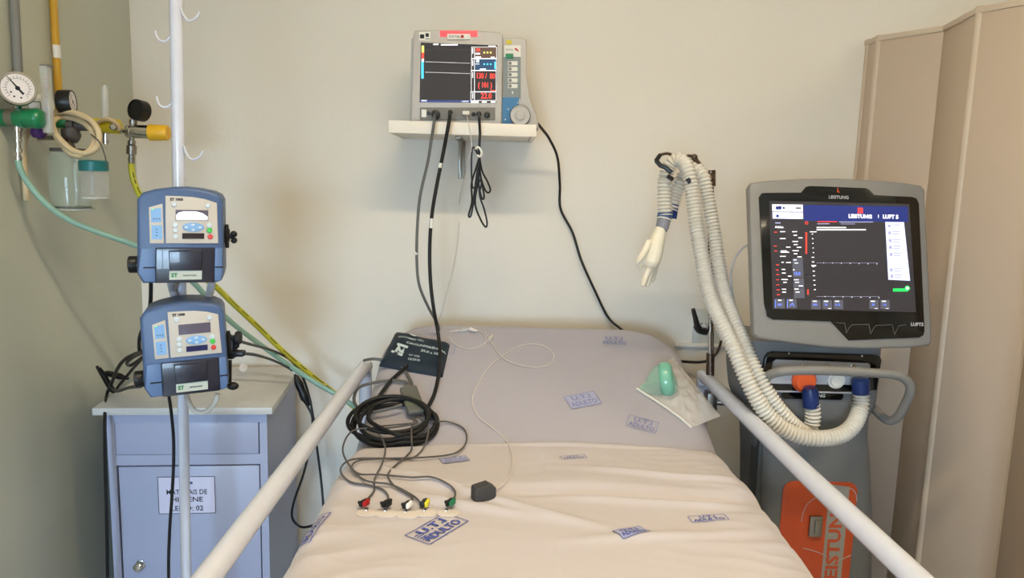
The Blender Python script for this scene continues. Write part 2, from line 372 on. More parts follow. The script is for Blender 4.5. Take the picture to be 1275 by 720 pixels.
# top sheet runs from the foot to its turned edge
def sheet2():
    vs = []; fs = []; hw = HW+.008; rnd = .055; drape = .26; nu = 240; nv = 340
    Lt = hw-rnd+rnd*PI/2+drape; y0 = YF-.02
    for j in range(nv+4):
        for i in range(nu+1):
            u = -Lt+2*Lt*i/nu; s = 1 if u > 0 else -1; a = abs(u)
            if a < hw-rnd: x = a; dr = 0
            elif a < hw-rnd+rnd*PI/2: g = (a-(hw-rnd))/rnd; x = hw-rnd+rnd*math.sin(g); dr = rnd*(1-math.cos(g))
            else: x = hw; dr = rnd+a-(hw-rnd+rnd*PI/2)
            X = BX+s*x; fy = foldy(X)
            t = min(1, j/nv); y = y0+(fy-y0)*(1-(1-t)**1.25)
            z = bed_z(X, min(y, fy-.0005))-dr
            if j > nv: z = min(z, bed_z(X, fy-.0005)-dr-.003*(j-nv)); y = fy+.0012*(j-nv)
            if j == nv: z = bed_z(X, fy-.002)-dr
            if dr > .02:
                q = min(1, (dr-.02)/.15); X += s*q*(.002+.006*math.sin(y*27+s*2)+.004*math.sin(y*11+1))
            vs.append((X, y, z))
    n = nu+1
    for j in range(nv+3):
        for i in range(nu): fs.append((j*n+i, j*n+i+1, (j+1)*n+i+1, (j+1)*n+i))
    return vs, fs
v, f = sheet2()
ts_ = MB().add(v, f).build('top_sheet', 'sheet2', smooth=80); tag(ts_, 'creased pinkish-white top sheet over the lower half of the bed', 'sheet')
# laundry stamps: real print on the cloth, following it
def stamp(pa, pb, asp, m, parent, parts='box text', skew=0, lines=('U.T.I', 'ADULTO'), off=.0022, fl=1, tint=False):
    A, B_ = bed(*pa), bed(*pb); d = Vector((B_.x-A.x, B_.y-A.y, 0)); Wd = d.length; d.normalize(); n = Vector((-d.y, d.x, 0))*fl; H_ = Wd*asp
    def W(u, v_, o=off):
        p = A+d*u+n*v_; e = abs(p.x-BX)-(HW+.008-.055); s_ = 1 if p.x > BX else -1
        if e <= 0 or p.y > 1.7: return Vector((p.x, p.y, bed_z(p.x, p.y)+o))
        g = min(PI/2, e/.055); return Vector((BX+s_*(HW+.008-.055+(.055+o)*math.sin(g)), p.y, bed_z(BX+s_*(HW-.048+.055*math.sin(g)), p.y)-.055*(1-math.cos(g))+o*math.cos(g)))
    if tint:
        mb = MB(); n_ = 12; vs = [W(Wd*i/n_, H_*j/4, off-.0006) for j in range(5) for i in range(n_+1)]
        mb.add(vs, [(j*(n_+1)+i, j*(n_+1)+i+1, (j+1)*(n_+1)+i+1, (j+1)*(n_+1)+i) for j in range(4) for i in range(n_)])
        mb.build('stamp_block', 'inkbox', parent, world=True)
    mb = MB(); t = Wd*.018
    def line(u0, v0, u1, v1, t=t):
        k = 14; dv = Vector((u1-u0, v1-v0)); q = Vector((-dv.y, dv.x)).normalized()*t/2
        vs = []
        for i in range(k+1):
            a = u0+(u1-u0)*i/k; c_ = v0+(v1-v0)*i/k; vs += [W(a-q.x, c_-q.y), W(a+q.x, c_+q.y)]
        mb.add(vs, [(2*i, 2*i+1, 2*i+3, 2*i+2) for i in range(k)])
    if 'box' in parts:
        for e in ((0, 0, Wd, 0), (Wd, 0, Wd, H_), (Wd, H_, 0, H_), (0, H_, 0, 0)): line(*e)
    if 'text' in parts:
        for i, s in enumerate(lines):
            tv, tf = textmesh(s, H_*.46, H_*.012)
            wd = max(p.x for p in tv)-min(p.x for p in tv); k = min(1.5, Wd*(.62 if i == 0 else .86)/wd)
            bm = bmesh.new(); q = [bm.verts.new(p) for p in tv]
            for ff in tf:
                try: bm.faces.new([q[z] for z in ff])
                except ValueError: pass
            bmesh.ops.triangulate(bm, faces=bm.faces[:])
            bm.verts.index_update()
            mb.add([W(Wd*.5+p.co.x*k, H_*(.72 if i == 0 else .27)+p.co.y) for p in bm.verts], [[z.index for z in ff.verts] for ff in bm.faces]); bm.free()
    if 'hatch' in parts:
        for i in range(5): line(Wd*.05, H_*(.25+.11*i), Wd*.22, H_*(.25+.11*i))
    return lab(mb.build('laundry_stamp', m, parent, world=True, smooth=0), 'blue laundry stamp printed on the cloth')
stamp((535, 679), (583, 650), .5, 'inkblue', ts_, 'box text hatch')
stamp((776, 672), (810, 662), .55, 'inkblue', ts_, 'box text', tint=True)
stamp((862, 652), (908, 648), .33, 'inkblue', ts_, 'box text')
stamp((386, 672), (412, 638), .42, 'inkblue', ts_, 'box text hatch')
stamp((700, 573), (731, 571), .3, 'inkblue', ts_, 'box text')
stamp((712, 510), (749, 503), .62, 'inkfade', fs_, 'box text', tint=True)
stamp((779, 531), (816, 541), .6, 'inkfade', fs_, 'box text', tint=False)
stamp((748, 430), (783, 432), .62, 'inkfade', fs_, 'text')
stamp((552, 578), (585, 574), .55, 'inkfade', fs_, 'box text', tint=True)
stamp((518, 533), (550, 529), .5, 'inkfade', fs_, 'text')
stamp((528, 438), (564, 442), .6, 'inkfade', fs_, 'box')

# ------------------------------------------------------------------ folding partition
PT = 1.97; PP = [(1070, 53), (1084, 50), (1096, 45), (1180, 32), (1222, 9), (1337, -12), (1395, -62)]
PW = [atz(px, py, PT) for px, py in PP]
ps = thing('folding_partition', 'tall cream folding partition with zigzag panels beside the wall', 'partition', (PW[3].x, PW[3].y, 0))
for i in range(len(PW)-1):
    a, b_ = PW[i], PW[i+1]; d = Vector((b_.x-a.x, b_.y-a.y, 0)); Ln = d.length; d.normalize(); ang = math.atan2(d.y, d.x)
    X = Matrix.Translation((a.x, a.y, 0)) @ Matrix.Rotation(ang, 4, 'Z')
    p = MB().box((Ln/2, 0, PT/2+.02), (Ln-.008, .018, PT-.06), .001, X=X).build('panel', 'screenp', ps, world=True)
    MB().box((Ln/2, 0, PT-.008), (Ln-.004, .026, .016), .002, X=X).box((Ln/2, 0, .03), (Ln-.004, .026, .03), .002, X=X).build('edge_rail', 'screenf', p, world=True)
for i, q in enumerate(PW): MB().tube([(q.x, q.y, .01), (q.x, q.y, PT+.002)], .0125 if i not in (3,) else .006, 12).build('hinge_post', 'screenf', ps, world=True)

# ------------------------------------------------------------------ bedside cabinet
cf = at(233, 505, 1.95)
CZT = cf.z
cb = thing('bedside_cabinet', 'pale blue bedside cabinet with a drawer, a door and a white top', 'cabinet', (cf.x, 1.95, 0), (0, 0, math.radians(5)))
def cL(px, py): return face(cb, px, py)
xl, xr = cL(134, 560)[0], cL(333, 560)[0]; tl, tr = cL(119, 507)[0], cL(341, 507)[0]
zt = CZT; cd = .42; th = .020
MB().box(((tl+tr)/2, cd/2-.012, zt-th/2), (tr-tl, cd+.02, th), .002).build('cabinet_top', 'cabtop', cb)
xm = (xl+xr)/2; W_ = xr-xl; bz = zt-th
b = MB()
b.box((xl+.01, cd/2, bz/2+.03), (.02, cd, bz-.06)).box((xr-.01, cd/2, bz/2+.03), (.02, cd, bz-.06)).box((xm, cd-.005, bz/2), (W_-.04, .01, bz-.06))
b.box((xm, .01, bz-.014), (W_-.04, .02, .028)).box((xm, cd/2, .07), (W_-.04, cd-.02, .02))
dzt, dzb = cL(230, 520)[1], cL(230, 567)[1]; ddt = cL(230, 579)[1]
b.box((xm, .012, (dzb+ddt)/2), (W_-.04, .02, dzb-ddt+.002))
b.build('body', 'cabinet', cb)
MB().box((xm, .03, (dzt+.1)/2), (W_-.042, .01, dzt-.1)).build('interior', 'dark_gap', cb)
dx0, dx1 = cL(144, 560)[0], cL(322, 560)[0]
MB().box(((dx0+dx1)/2, .0115, (dzt+dzb)/2-.001), (dx1-dx0, .021, dzt-dzb-.006), .0015).build('drawer', 'cabinet', cb)
dr = MB().box(((dx0+dx1)/2+.002, .0115, (ddt+.11)/2-.002), (dx1-dx0-.004, .021, ddt-.11-.006), .0015).build('door', 'cabinet', cb)
kx, kz = cL(175, 703)
MB().lathe((kx, .002, kz), (kx, -1, kz), [(0, .013), (.004, .013), (.006, .006), (.014, .006), (.017, .011), (.022, .0125), (.026, .009), (.027, 0)]).build('door_knob', 'chrome', dr)
a, b1 = cL(196, 594), cL(269, 639)
lb = MB(); rect(lb, a[0], b1[1], b1[0], a[1], -.0005); lp = lab(lb.build('label_sheet', 'paper', dr), 'white paper label printed in black capitals')
lt = MB(); cx_ = (a[0]+b1[0])/2; hh = a[1]-b1[1]; ww = b1[0]-a[0]
for (x0, z0, x1, z1) in ((a[0], b1[1], b1[0], b1[1]+.0015), (a[0], a[1]-.0015, b1[0], a[1]), (a[0], b1[1], a[0]+.0015, a[1]), (b1[0]-.0015, b1[1], b1[0], a[1])): rect(lt, x0, z0, x1, z1, -.0009)
letters(lt, 'MATERIAIS DE', hh*.185, cx_, a[1]-hh*.42, -.001, .00025, sx=ww*.83/(hh*.185*7.3))
letters(lt, 'HIGIENE', hh*.185, cx_, a[1]-hh*.62, -.001, .00025, sx=1.15)
letters(lt, 'LEITO: 02', hh*.185, cx_, a[1]-hh*.86, -.001, .00025, sx=1.05)
lt.build('label_print', 'ink', dr)
le = MB()
for dx in (-.012, .012): le.box((cx_+dx, -.0009, a[1]-hh*.17), (.008, .0004, .007))
le.build('label_emblem', 'pump', dr)
for x in (xl+.03, xr-.03):
    for y in (.03, cd-.03): MB().cyl((x, y, 0), (x, y, .062), .014).build('foot', 'steel', cb)

# ------------------------------------------------------------------ drip stand
PY = 1.68
p0 = at(218, -60, PY); p1 = at(232, 720, PY)
ax = (p1-p0).normalized(); pb = p1+ax*((.08-p1.z)/ax.z)
ps_ = thing('drip_stand', 'white drip stand with hooks standing before the cabinet', 'stand', (pb.x, PY, 0))
pj = at(223, 236, PY)
MB().tube([p0-ax*.25, pj], .0135, 20).build('upper_pole', 'enamel', ps_, world=True)
MB().tube([pj, pb], .0118, 20).build('lower_pole', 'enamel', ps_, world=True)
MB().lathe(pb-ax*.04, pb, [(0, .0125), (.004, .02), (.06, .026), (.062, 0)]).build('hub', 'black', ps_, world=True)
for k in range(5):
    a_ = k*2*PI/5+.3; q = Vector((math.cos(a_), math.sin(a_), 0))
    c0 = Vector((pb.x, PY, .075)); lg = MB().tube([c0, c0+q*.17+Vector((0, 0, -.02))], [.012, .009], 10).build('leg', 'enamel', ps_, world=True)
    e = c0+q*.165; side = Vector((-q.y, q.x, 0))*.009
    MB().cyl((e.x-side.x, e.y-side.y, .022), (e.x+side.x, e.y+side.y, .022), .022).cyl((e.x, e.y, .03), (e.x, e.y, .055), .006).build('caster', 'blackm', lg, world=True)
for base, dirn in (((226, 12), 1), ((213, 42), -1), ((215, 124), -1), ((230, 185), 1)):
    bx_, by_ = base
    if dirn > 0: P = [(bx_-1, by_-3), (bx_+1, by_+4), (bx_+7, by_+13), (bx_+14, by_+13), (bx_+20, by_+8), (bx_+22, by_+3)]
    else: P = [(bx_, by_-7), (bx_-1, by_+2), (bx_-6, by_+9), (bx_-13, by_+9), (bx_-18, by_+4), (bx_-20, by_-4)]
    MB().tube(catmull([at(x, y, PY-.006) for x, y in P], 6), .0026, 8).build('hook', 'enamel', ps_, world=True)

# ------------------------------------------------------------------ infusion pumps
def pump(center, D, roll, yaw, label, cx, cy, lcdmat, ledmat):
    c = at(center[0], center[1], D)
    t = thing('infusion_pump', label, 'infusion pump', c, (0, math.radians(roll), math.radians(yaw)), None)
    k = .00166
    def q(px, py, dy=0):                                    # pixel offsets on the first pump -> local metres
        dx, dz = px-226, py-293; return ((dx-.043*dz)*k, -dz*k)
    def Q(L_): return [q(*p) for p in L_]
    out = Q([(183, 352), (176.5, 340), (176, 250), (182, 242), (196, 237.5), (212, 235), (228, 234.3), (244, 236), (260, 239), (269, 243.5), (272.5, 250), (275, 340), (273, 349), (268, 352)])
    MB().prism(out, 0, .105, .007).build('housing', 'pump', t)
    MB().prism(Q([(181, 309), (197.5, 308), (197.5, 350), (185, 350.5), (178, 339)]), -.003, .01, .002).build('door_cheek', 'pump_lt', t)
    MB().prism(Q([(264.3, 308), (273, 309), (274, 341), (272, 350), (264.3, 350)]), -.003, .01, .002).build('door_cheek', 'pump_lt', t)
    cp = MB().prism(Q([(207.7, 245.2), (222, 245.4), (238, 246.2), (252, 248.5), (265.8, 253), (268.2, 303), (208.5, 303)]), -.0025, .005, .001).build('control_panel', 'beige', t)
    ip = MB().prism(Q([(189.5, 259.5), (204.5, 254.7), (206.6, 303), (190.8, 303)]), -.002, .005, .0008).build('indicator_panel', 'beige', t)
    MB().prism(Q([(191.7, 262), (203, 259.5), (203.6, 277), (192.2, 277.5)]), -.0026, 0).prism(Q([(192.6, 281), (204.2, 281), (204.6, 298), (193, 298)]), -.0026, 0).build('indicator_window', 'padblue', ip)
    d = MB()
    for x, y in ((198.4, 285.5), (198.5, 289.5), (198.6, 293.5), (195, 273), (198, 273), (201, 273)): d.cyl((*q(x, y)[:1], -.0026, q(x, y)[1]), (q(x, y)[0], -.0034, q(x, y)[1]), .0011, seg=10)
    d.build('indicator_symbols', 'ink', ip)
    x, z = q(194, 262); MB().cyl((x, -.0026, z), (x, -.004, z), .0013, seg=10).build('indicator_lamp', 'egrn', ip)
    def pr(name, m, a, b_, y0, y1, par, bev=0): return MB().prism(Q([(a[0], b_[1]), (b_[0], b_[1]), (b_[0], a[1]), a]), y0, y1, bev).build(name, m, par)
    ld_ = pr('lcd_display', 'lcd', (219.3, 262), (256.3, 274.9), -.0036, 0, cp)
    if lcdmat == 'lit': MB().prism(Q([(220.5, 274.3), (219.8, 268.5), (223, 265), (229, 263.6), (243, 263.8), (250, 265.8), (255.6, 270), (255.4, 274)]), -.0040, -.003).build('painted_lcd_reflection', 'eglare', ld_)  # bright reflection on the LCD glass, put in as a glowing patch
    pr('led_display', ledmat, (227, 290.3), (252, 297.3), -.0036, 0, cp)
    for i, (x, y) in enumerate(((217.6, 255.2), (255.8, 256), (219.3, 280.2), (219.3, 286.8), (219.5, 294.1), (257.7, 280.4), (258, 286.8), (258.9, 294.7))):
        lx, lz = q(x, y); bb = MB().lathe((lx, -.002, lz), (lx, -1, lz), [(0, .0052), (.002, .0052), (.003, .0042), (.0032, 0)], 18).build('button', 'green' if i == 6 else ('red' if i == 7 else 'btn'), cp)
        if i in (6, 7): lab(bb, 'green start button' if i == 6 else 'red stop button')
    lx, lz = q(239.3, 283); MB().prism([(lx+.0205*math.cos(2*PI*j/28), lz+.0092*math.sin(2*PI*j/28)) for j in range(28)], -.0042, 0, .0008).build('arrow_pad', 'padblue', cp)
    for dx, dz in ((-.013, 0), (.013, 0), (0, .0052), (0, -.0052)): MB().prism([(lx+dx+.0035*math.cos(2*PI*j/14), lz+dz+.0022*math.sin(2*PI*j/14)) for j in range(14)], -.0048, -.004).build('arrow_key', 'btn', cp)
    tx = MB(); lx, lz = q(213, 249.6); letters(tx, 'ST 1000', .0072, lx, lz, -.0029, .0004, 'LEFT'); tx.build('lettering', 'ink', cp)
    dm = MB().prism(Q([(197.9, 308.3), (263.9, 308.3), (263.9, 351.4), (197.9, 351.4)]), -.006, .004, .0015).build('pump_door', 'darkblue', t)
    MB().prism(Q([(212.5, 311.5), (250.4, 311.5), (249.6, 335.3), (213.4, 335.3)]), -.0115, -.005, .002).build('door_latch', 'darkblue', dm)
    np_ = pr('name_plate', 'plate', (213.3, 336.4), (250.2, 347.4), -.008, -.005, dm)
    tx = MB(); lx, lz = q(219, 342); letters(tx, 'ST', .011, lx, lz, -.0083, .0006); tx.build('lettering', 'inkgreen', dm)
    tx = MB(); lx, lz = q(236.5, 342); letters(tx, 'samtronic', .0064, lx, lz, -.0083, .0001); tx.build('lettering', 'ink', dm)
    for a_, b_ in ((184, 197.3), (264.6, 274.5)): MB().prism(Q([(a_, 333.4), (b_, 333.4), (b_, 331.6), (a_, 331.6)]), -.0034, -.002).build('slot', 'ink', t)
    lx, lz = q(176, 331); MB().lathe((lx+.004, .035, lz), (-9, .035, lz), [(0, .021), (.006, .021), (.0061, .016), (.009, .0175), (.022, .0175), (.024, .015), (.0241, 0)]).build('side_knob', 'black', t)
    # pole clamp at the back right, holding the stand
    lx, lz = q(278, 296)
    cl = MB().box((.0, .115, lz), (.07, .03, .035), .004).box((lx-.012, .06, lz), (.03, .04, .03), .004).box((lx-.002, .045, lz), (.008, .014, .05), .002).build('pole_clamp', 'black', t)
    kb = MB(); kb.cyl((lx-.004, .045, lz), (lx+.012, .045, lz), .0055)
    for j in range(3):
        a_ = j*2*PI/3+.4; kb.ball((lx+.012, .045+.009*math.cos(a_), lz+.009*math.sin(a_)), .0068)
    kb.build('clamp_knob', 'blackm', cl)
    return t
PD = 1.53
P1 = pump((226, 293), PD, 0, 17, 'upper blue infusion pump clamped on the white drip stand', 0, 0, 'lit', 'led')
P2 = pump((231, 434), PD, -3.2, 19, 'lower blue infusion pump, tilted, in front of the cabinet top', 0, 0, 'lcd', 'leda')
# spare clamp knobs by the lower pump, strap, hoses
k = thing('cable_clamp', 'black knobbed clamp hanging to the right of the lower pump', 'clamp', at(292, 432, 1.60))
MB().cyl((-.012, 0, .02), (.005, 0, .02), .006).lathe((.004, 0, .02), (1, 0, .02), [(0, .014), (.004, .0155), (.009, .014), (.0095, 0)]).build('upper_knob', 'blackm', k)
MB().box((-.012, .01, -.005), (.022, .03, .045), .004).box((.008, 0, -.014), (.03, .02, .014), .005).build('clamp_body', 'black', k)
MB().tube([(-.01, 0, -.03), (-.012, 0, -.08)], .0035).ball((-.006, 0, -.088), (.013, .01, .009)).build('lower_knob', 'blackm', k)
for i, (pts, lb_) in enumerate(([[(213, 350, 1.62), (215, 362, 1.66), (222, 378, 1.64)], 'short corrugated grey tube left of the stand between the pumps'], [[(264, 350, 1.62), (262, 362, 1.64), (257, 378, 1.62)], 'short corrugated grey tube right of the stand between the pumps'])):
    P = catmull([at(*p) for p in pts], 14); tag(MB().tube(P, [.0075+.0012*(j % 2) for j in range(len(P))], 12).build('corrugated_tube', 'ventsil'), lb_, 'tube')
P = catmull([at(*p) for p in [(231, 488, 1.66), (236, 503, 1.63), (245, 513, 1.62), (258, 512, 1.62), (268, 500, 1.60), (271, 490, 1.6)]], 10)
tag(MB().tube(P, [.0052+.0009*(j % 2) for j in range(len(P))], 10).build('clear_tube', 'hosec'), 'clear corrugated tube looping under the lower pump', 'tube')

# ------------------------------------------------------------------ wall shelf and patient monitor
SY = 2.12
sa = at(484, 150, SY); sb = at(668, 155, SY); zs = (sa.z+sb.z)/2; zb_ = at(575, 168, SY).z
sh = thing('wall_shelf', 'white wall shelf under the patient monitor', 'shelf', ((sa.x+sb.x)/2, WY, zb_))
w2 = sb.x-sa.x; dY = SY-WY
MB().box((0, dY+.009, (zs-zb_)/2), (w2, .018, zs-zb_), .001).build('front_lip', 'shelf', sh)
MB().box((0, dY/2+.009, .008), (w2-.03, -dY-.02, .015)).build('board', 'shelf', sh)
MB().box((-w2/2+.006, dY/2+.009, (zs-zb_)/2), (.012, -dY-.018, zs-zb_)).box((w2/2-.006, dY/2+.009, (zs-zb_)/2), (.012, -dY-.018, zs-zb_)).build('side_lip', 'shelf', sh)
q0 = at(575, 176, WY-.02); bx_ = q0.x-(sa.x+sb.x)/2
br = MB(); br.box((bx_, -.003, -.06), (.022, .005, .12), .001).box((bx_, -.12, -.003), (.022, .2, .005), .001)
br.add([(bx_-.001, -.005, -.115), (bx_+.001, -.005, -.115), (bx_+.001, -.2, -.006), (bx_-.001, -.2, -.006), (bx_-.001, -.005, -.006), (bx_+.001, -.005, -.006)], [(0, 3, 4), (1, 5, 2), (0, 1, 2, 3), (3, 2, 5, 4), (0, 4, 5, 1)])
br.build('bracket', 'steel', sh)
MB().cyl((bx_, -.002, -.012), (bx_, -.009, -.012), .004).build('screw', 'chrome', sh)

MY = SY+.03
mc = at(568, 153, MY); mz = zs-.0
mz = zb_+.0155
pm = thing('patient_monitor', 'grey patient monitor with lit screen on the wall shelf', 'monitor', (mc.x, MY, mz), (0, 0, 0))
def mp(px, py, ly=0): return face(pm, px, py, ly)
def MQ(L_, ly=0): return [mp(x, y, ly) for x, y in L_]
zl = .0
def clampz(L_): return [(x, max(z, 0.0)) for x, z in L_]
MB().prism(clampz(MQ([(511, 158), (514.5, 42), (517, 38), (540, 37.3), (568, 36.5), (600, 38.5), (623, 40.5), (626, 44), (624.5, 160)])), 0, .13, .004).build('housing', 'mon', pm)
MB().prism(clampz(MQ([(508, 156), (510.5, 46), (514, 44), (516, 156)])), .03, .12).build('rear_shell', 'mon', pm)
mod = MB().prism(clampz(MQ([(625, 160), (626, 46), (650, 46.5), (655.5, 49), (656, 90), (660, 125), (670, 148), (671, 160)])), .008, .12, .004).build('side_module', 'mon', pm)
scq = MQ([(522.5, 127), (524, 53), (619.5, 56.5), (618, 128.5)])
scn = MB().prism(scq, -.001, .004).build('screen', 'scr2', pm)
def sq(mb, x0, y0, x1, y1, ly=-.0016, fn=mp):
    P = [fn(x0, y1, 0), fn(x1, y1, 0), fn(x1, y0, 0), fn(x0, y0, 0)]; mb.add([(x, ly, z) for x, z in P], [(0, 1, 2, 3)])
G = {k: MB() for k in ('ewht', 'ered', 'eylw', 'ecyn', 'eblue', 'ecyd', 'ebrn')}
sq(G['eylw'], 525, 57, 528, 65.5); sq(G['ered'], 525, 65.8, 528, 73); sq(G['ewht'], 524.9, 73.3, 527.9, 77); sq(G['ecyn'], 524.6, 77, 527.6, 98)
for i in range(26):
    x = 530+i*2.15
    for (y, kk) in ((61.3+i*.04, 'ebrn'), (77+i*.075, 'ewht'), (90+i*.07, 'ewht')): sq(G[kk], x, y-.35, x+.95, y+.35)
# boxes at the right of the screen
def fr_(x0, y0, x1, y1, t=.5):
    for r_ in ((x0, y0, x1, y0+t), (x0, y1-t, x1, y1), (x0, y0, x0+t, y1), (x1-t, y0, x1, y1)): sq(G['ewht'], *r_, ly=-.0018)
fr_(587, 58.5, 618.5, 73.2); fr_(586.8, 73.2, 618.3, 88); fr_(586.5, 88, 618, 114.5); fr_(586, 114.5, 617.8, 125.5)
for y0, y1 in ((59, 72.8), (73.6, 87.5), (88.5, 114), (115, 125)): sq(G['ewht'], 590.5, y0, 591.1, y1, -.0018)
sq(G['ecyd'], 591.4, 74, 617.6, 87.4, -.0013); sq(G['ecyn'], 615.5, 77, 617.6, 86); sq(G['ebrn'], 591.4, 59, 617.8, 72.8, -.0013); pass
for i in range(3): sq(G['eylw'], 602+i*4, 64.6, 604+i*4, 66.6); sq(G['ecyn'], 602+i*4, 79, 604+i*4, 81)
sq(G['ered'], 593, 60.5, 597.5, 64); sq(G['ewht'], 592, 66, 597.5, 68); sq(G['ewht'], 592, 70.5, 599, 72.4); sq(G['ewht'], 593, 74.5, 596.5, 77.8); sq(G['ewht'], 592, 79.5, 597, 80.2); sq(G['ewht'], 597.5, 85.6, 605, 87)
for x in (588, 588, 588): pass
for y in (60, 75, 90, 116): sq(G['ewht'], 588, y, 589.2, y+7)
sq(G['ewht'], 611, 70.8, 616, 72); sq(G['ered'], 611, 112.3, 617, 113.5)
sq(G['eblue'], 523, 125, 586, 127.4); sq(G['ewht'], 524.5, 124.6, 531.5, 126.4); sq(G['ewht'], 575, 125.5, 583.5, 127.2); sq(G['ewht'], 586.5, 125.8, 596, 128.2, -.0014); sq(G['ewht'], 600, 126.2, 606, 128); sq(G['ewht'], 611, 126.2, 617, 128); sq(G['ewht'], 539.5, 54.6, 546, 56.2); sq(G['ewht'], 549, 55, 570, 56.7); sq(G['ewht'], 608, 57, 617, 58.1)
def mtxt(key, s, px, py, h, sx=1, bold=.0003):
    x, z = mp(px, py); letters(G[key], s, h, x, z, -.002, bold, sx=sx)
mtxt('ered', '130 /  80', 604.5, 95, .0205, .72, .0004); mtxt('ered', '( 101 )', 604, 106.3, .0205, .72, .0004); mtxt('ered', '22.0', 605.5, 119.8, .0215, .82, .0005)
nm = {'ewht': 'white_readouts', 'ered': 'red_readouts', 'eylw': 'yellow_readouts', 'ecyn': 'cyan_readouts', 'eblue': 'status_bar', 'ecyd': 'saturation_field', 'ebrn': 'heart_rate_field'}
for kk, mb in G.items(): mb.build(nm[kk], kk, scn, smooth=0)['kind'] = 'stuff'
def mbox(name, m, x0, y0, x1, y1, ly0, ly1, par, bev=0, r=None):
    return MB().prism(MQ([(x0, y1), (x1, y1), (x1, y0), (x0, y0)]), ly0, ly1, bev).build(name, m, par)
mbox('alarm_light', 'ealarm', 548, 38.2, 594.5, 45.8, -.003, .002, pm, .001)
bn = mbox('brand_strip', 'white', 557, 42.6, 585.5, 49.4, -.0045, .001, pm)
tx = MB(); x, z = mp(566, 46); letters(tx, 'DIXTAL', .009, x, z, -.0049); tx.build('lettering', 'ink', pm)['kind'] = 'stuff'
mbox('brand_square', 'cred', 574, 44, 577.5, 47.6, -.005, -.004, pm)
mbox('label_plate', 'white', 522, 39.8, 536, 50.5, -.001, .001, pm); tx = MB(); tx2 = [(523, 43, 528.2, 48), (530, 41.5, 534, 46), (529.5, 48.2, 535.5, 49)]
for r_ in tx2: sq(tx, *r_, ly=-.0014)
tx.build('label_symbols', 'ink', pm)
cn = mbox('connector_strip', 'mon_dk', 523, 134, 616.5, 149.6, -.003, .002, pm, .001)
mbox('symbol_plate', 'white', 525, 136.5, 531, 146, -.0038, -.002, cn)
for x_, y_, r_, d_ in ((534, 141, .005, .004), (543, 143, .012, .02), (561, 140, .006, .014), (590, 142.5, .006, .003), (596.5, 142.5, .0072, .016), (606.5, 143.3, .0085, .004)):
    x, z = mp(x_, y_); MB().lathe((x, -.002, z), (x, -1, z), [(0, r_), (d_, r_), (d_+.001, r_*.8), (d_+.0012, 0)], 18).build('connector', 'black', cn)
x, z = mp(580.5, 141); lab(MB().box((x, -.008, z), (.02, .014, .011), .002).build('connector', 'white', cn), 'white plug')
# right module details
mbox('module_label', 'white', 628, 56, 648.5, 70.5, .005, .009, mod)
tx = MB(); x, z = mp(634.5, 61.5); letters(tx, 'DIXTAL', .0062, x, z, .0046); tx.build('lettering', 'ink', mod)['kind'] = 'stuff'
g = MB(); g.add([(mp(*p)[0], .0045, mp(*p)[1]) for p in ((640, 60), (643, 59.5), (646, 63), (645, 64), (642, 62))], [(0, 1, 2, 3, 4)]); g.build('brand_mark', 'cred', mod)
mbox('warning_sticker', 'gyel2', 630.5, 49.5, 637, 54.5, .006, .009, mod)
mbox('button_panel', 'mon_pan', 626.8, 70.5, 648.5, 123, .0055, .009, mod); mbox('power_button', 'ggreen', 629.5, 66.5, 639, 72.6, .002, .009, mod, .001)
for i in range(5):
    y = 78.6+i*7.1; bb = mbox('button', 'white', 632.5, y-2.6, 644.5, y+2.6, .0035, .008, mod, .0008)
    x, z = mp(635.2, y); MB().cyl((x, .0035, z), (x, .0025, z), .0045, seg=14).build('button_ring', 'mon_dk', mod)
mbox('lower_panel', 'mon_blue', 625.6, 121, 646, 157, .0052, .009, mod)
g = MB()
for r_ in ((637.5, 113.5, 639, 116.5), (632, 135, 633.5, 136.6), (644, 127, 645, 128.2), (628.5, 148, 630, 149.6)): sq(g, *r_, ly=.0046)
g.build('panel_symbols', 'white', mod)
x, z = mp(647.5, 144); MB().lathe((x, .01, z), (x, -1, z), [(0, .028), (.018, .028), (.021, .0265), (.021, .0235), (.019, .023), (.0192, .0145), (.024, .0135), (.0255, .010), (.0256, 0)], 32).build('rotary_knob', 'mon', mod)
x, z = mp(647.5, 144); MB().lathe((x, .008, z), (x, -1, z), [(0, .0295), (.010, .0295), (.0101, 0)], 32).build('knob_ring', 'black', mod)
# cables of the monitor
D1 = SY-.03
o = cable('monitor_cable', 'graycable', [at(*p) for p in ((541, 143, MY-.02), (540.5, 152, D1-.01), (537, 175, D1), (532, 205, D1), (523, 245, D1), (519.5, 285, D1), (519, 325, D1), (522, 355, D1), (533, 382, 2.12), (544, 402, 2.14), (546, 412, 2.18), (540, 420, 2.20))], .0042, 'grey cable hanging from the patient monitor to the bed head', seg=10)
MB().tube([at(516, 314, D1), at(519.3, 317, D1-.003)], .004).build('cable_clip', 'white', o, world=True)
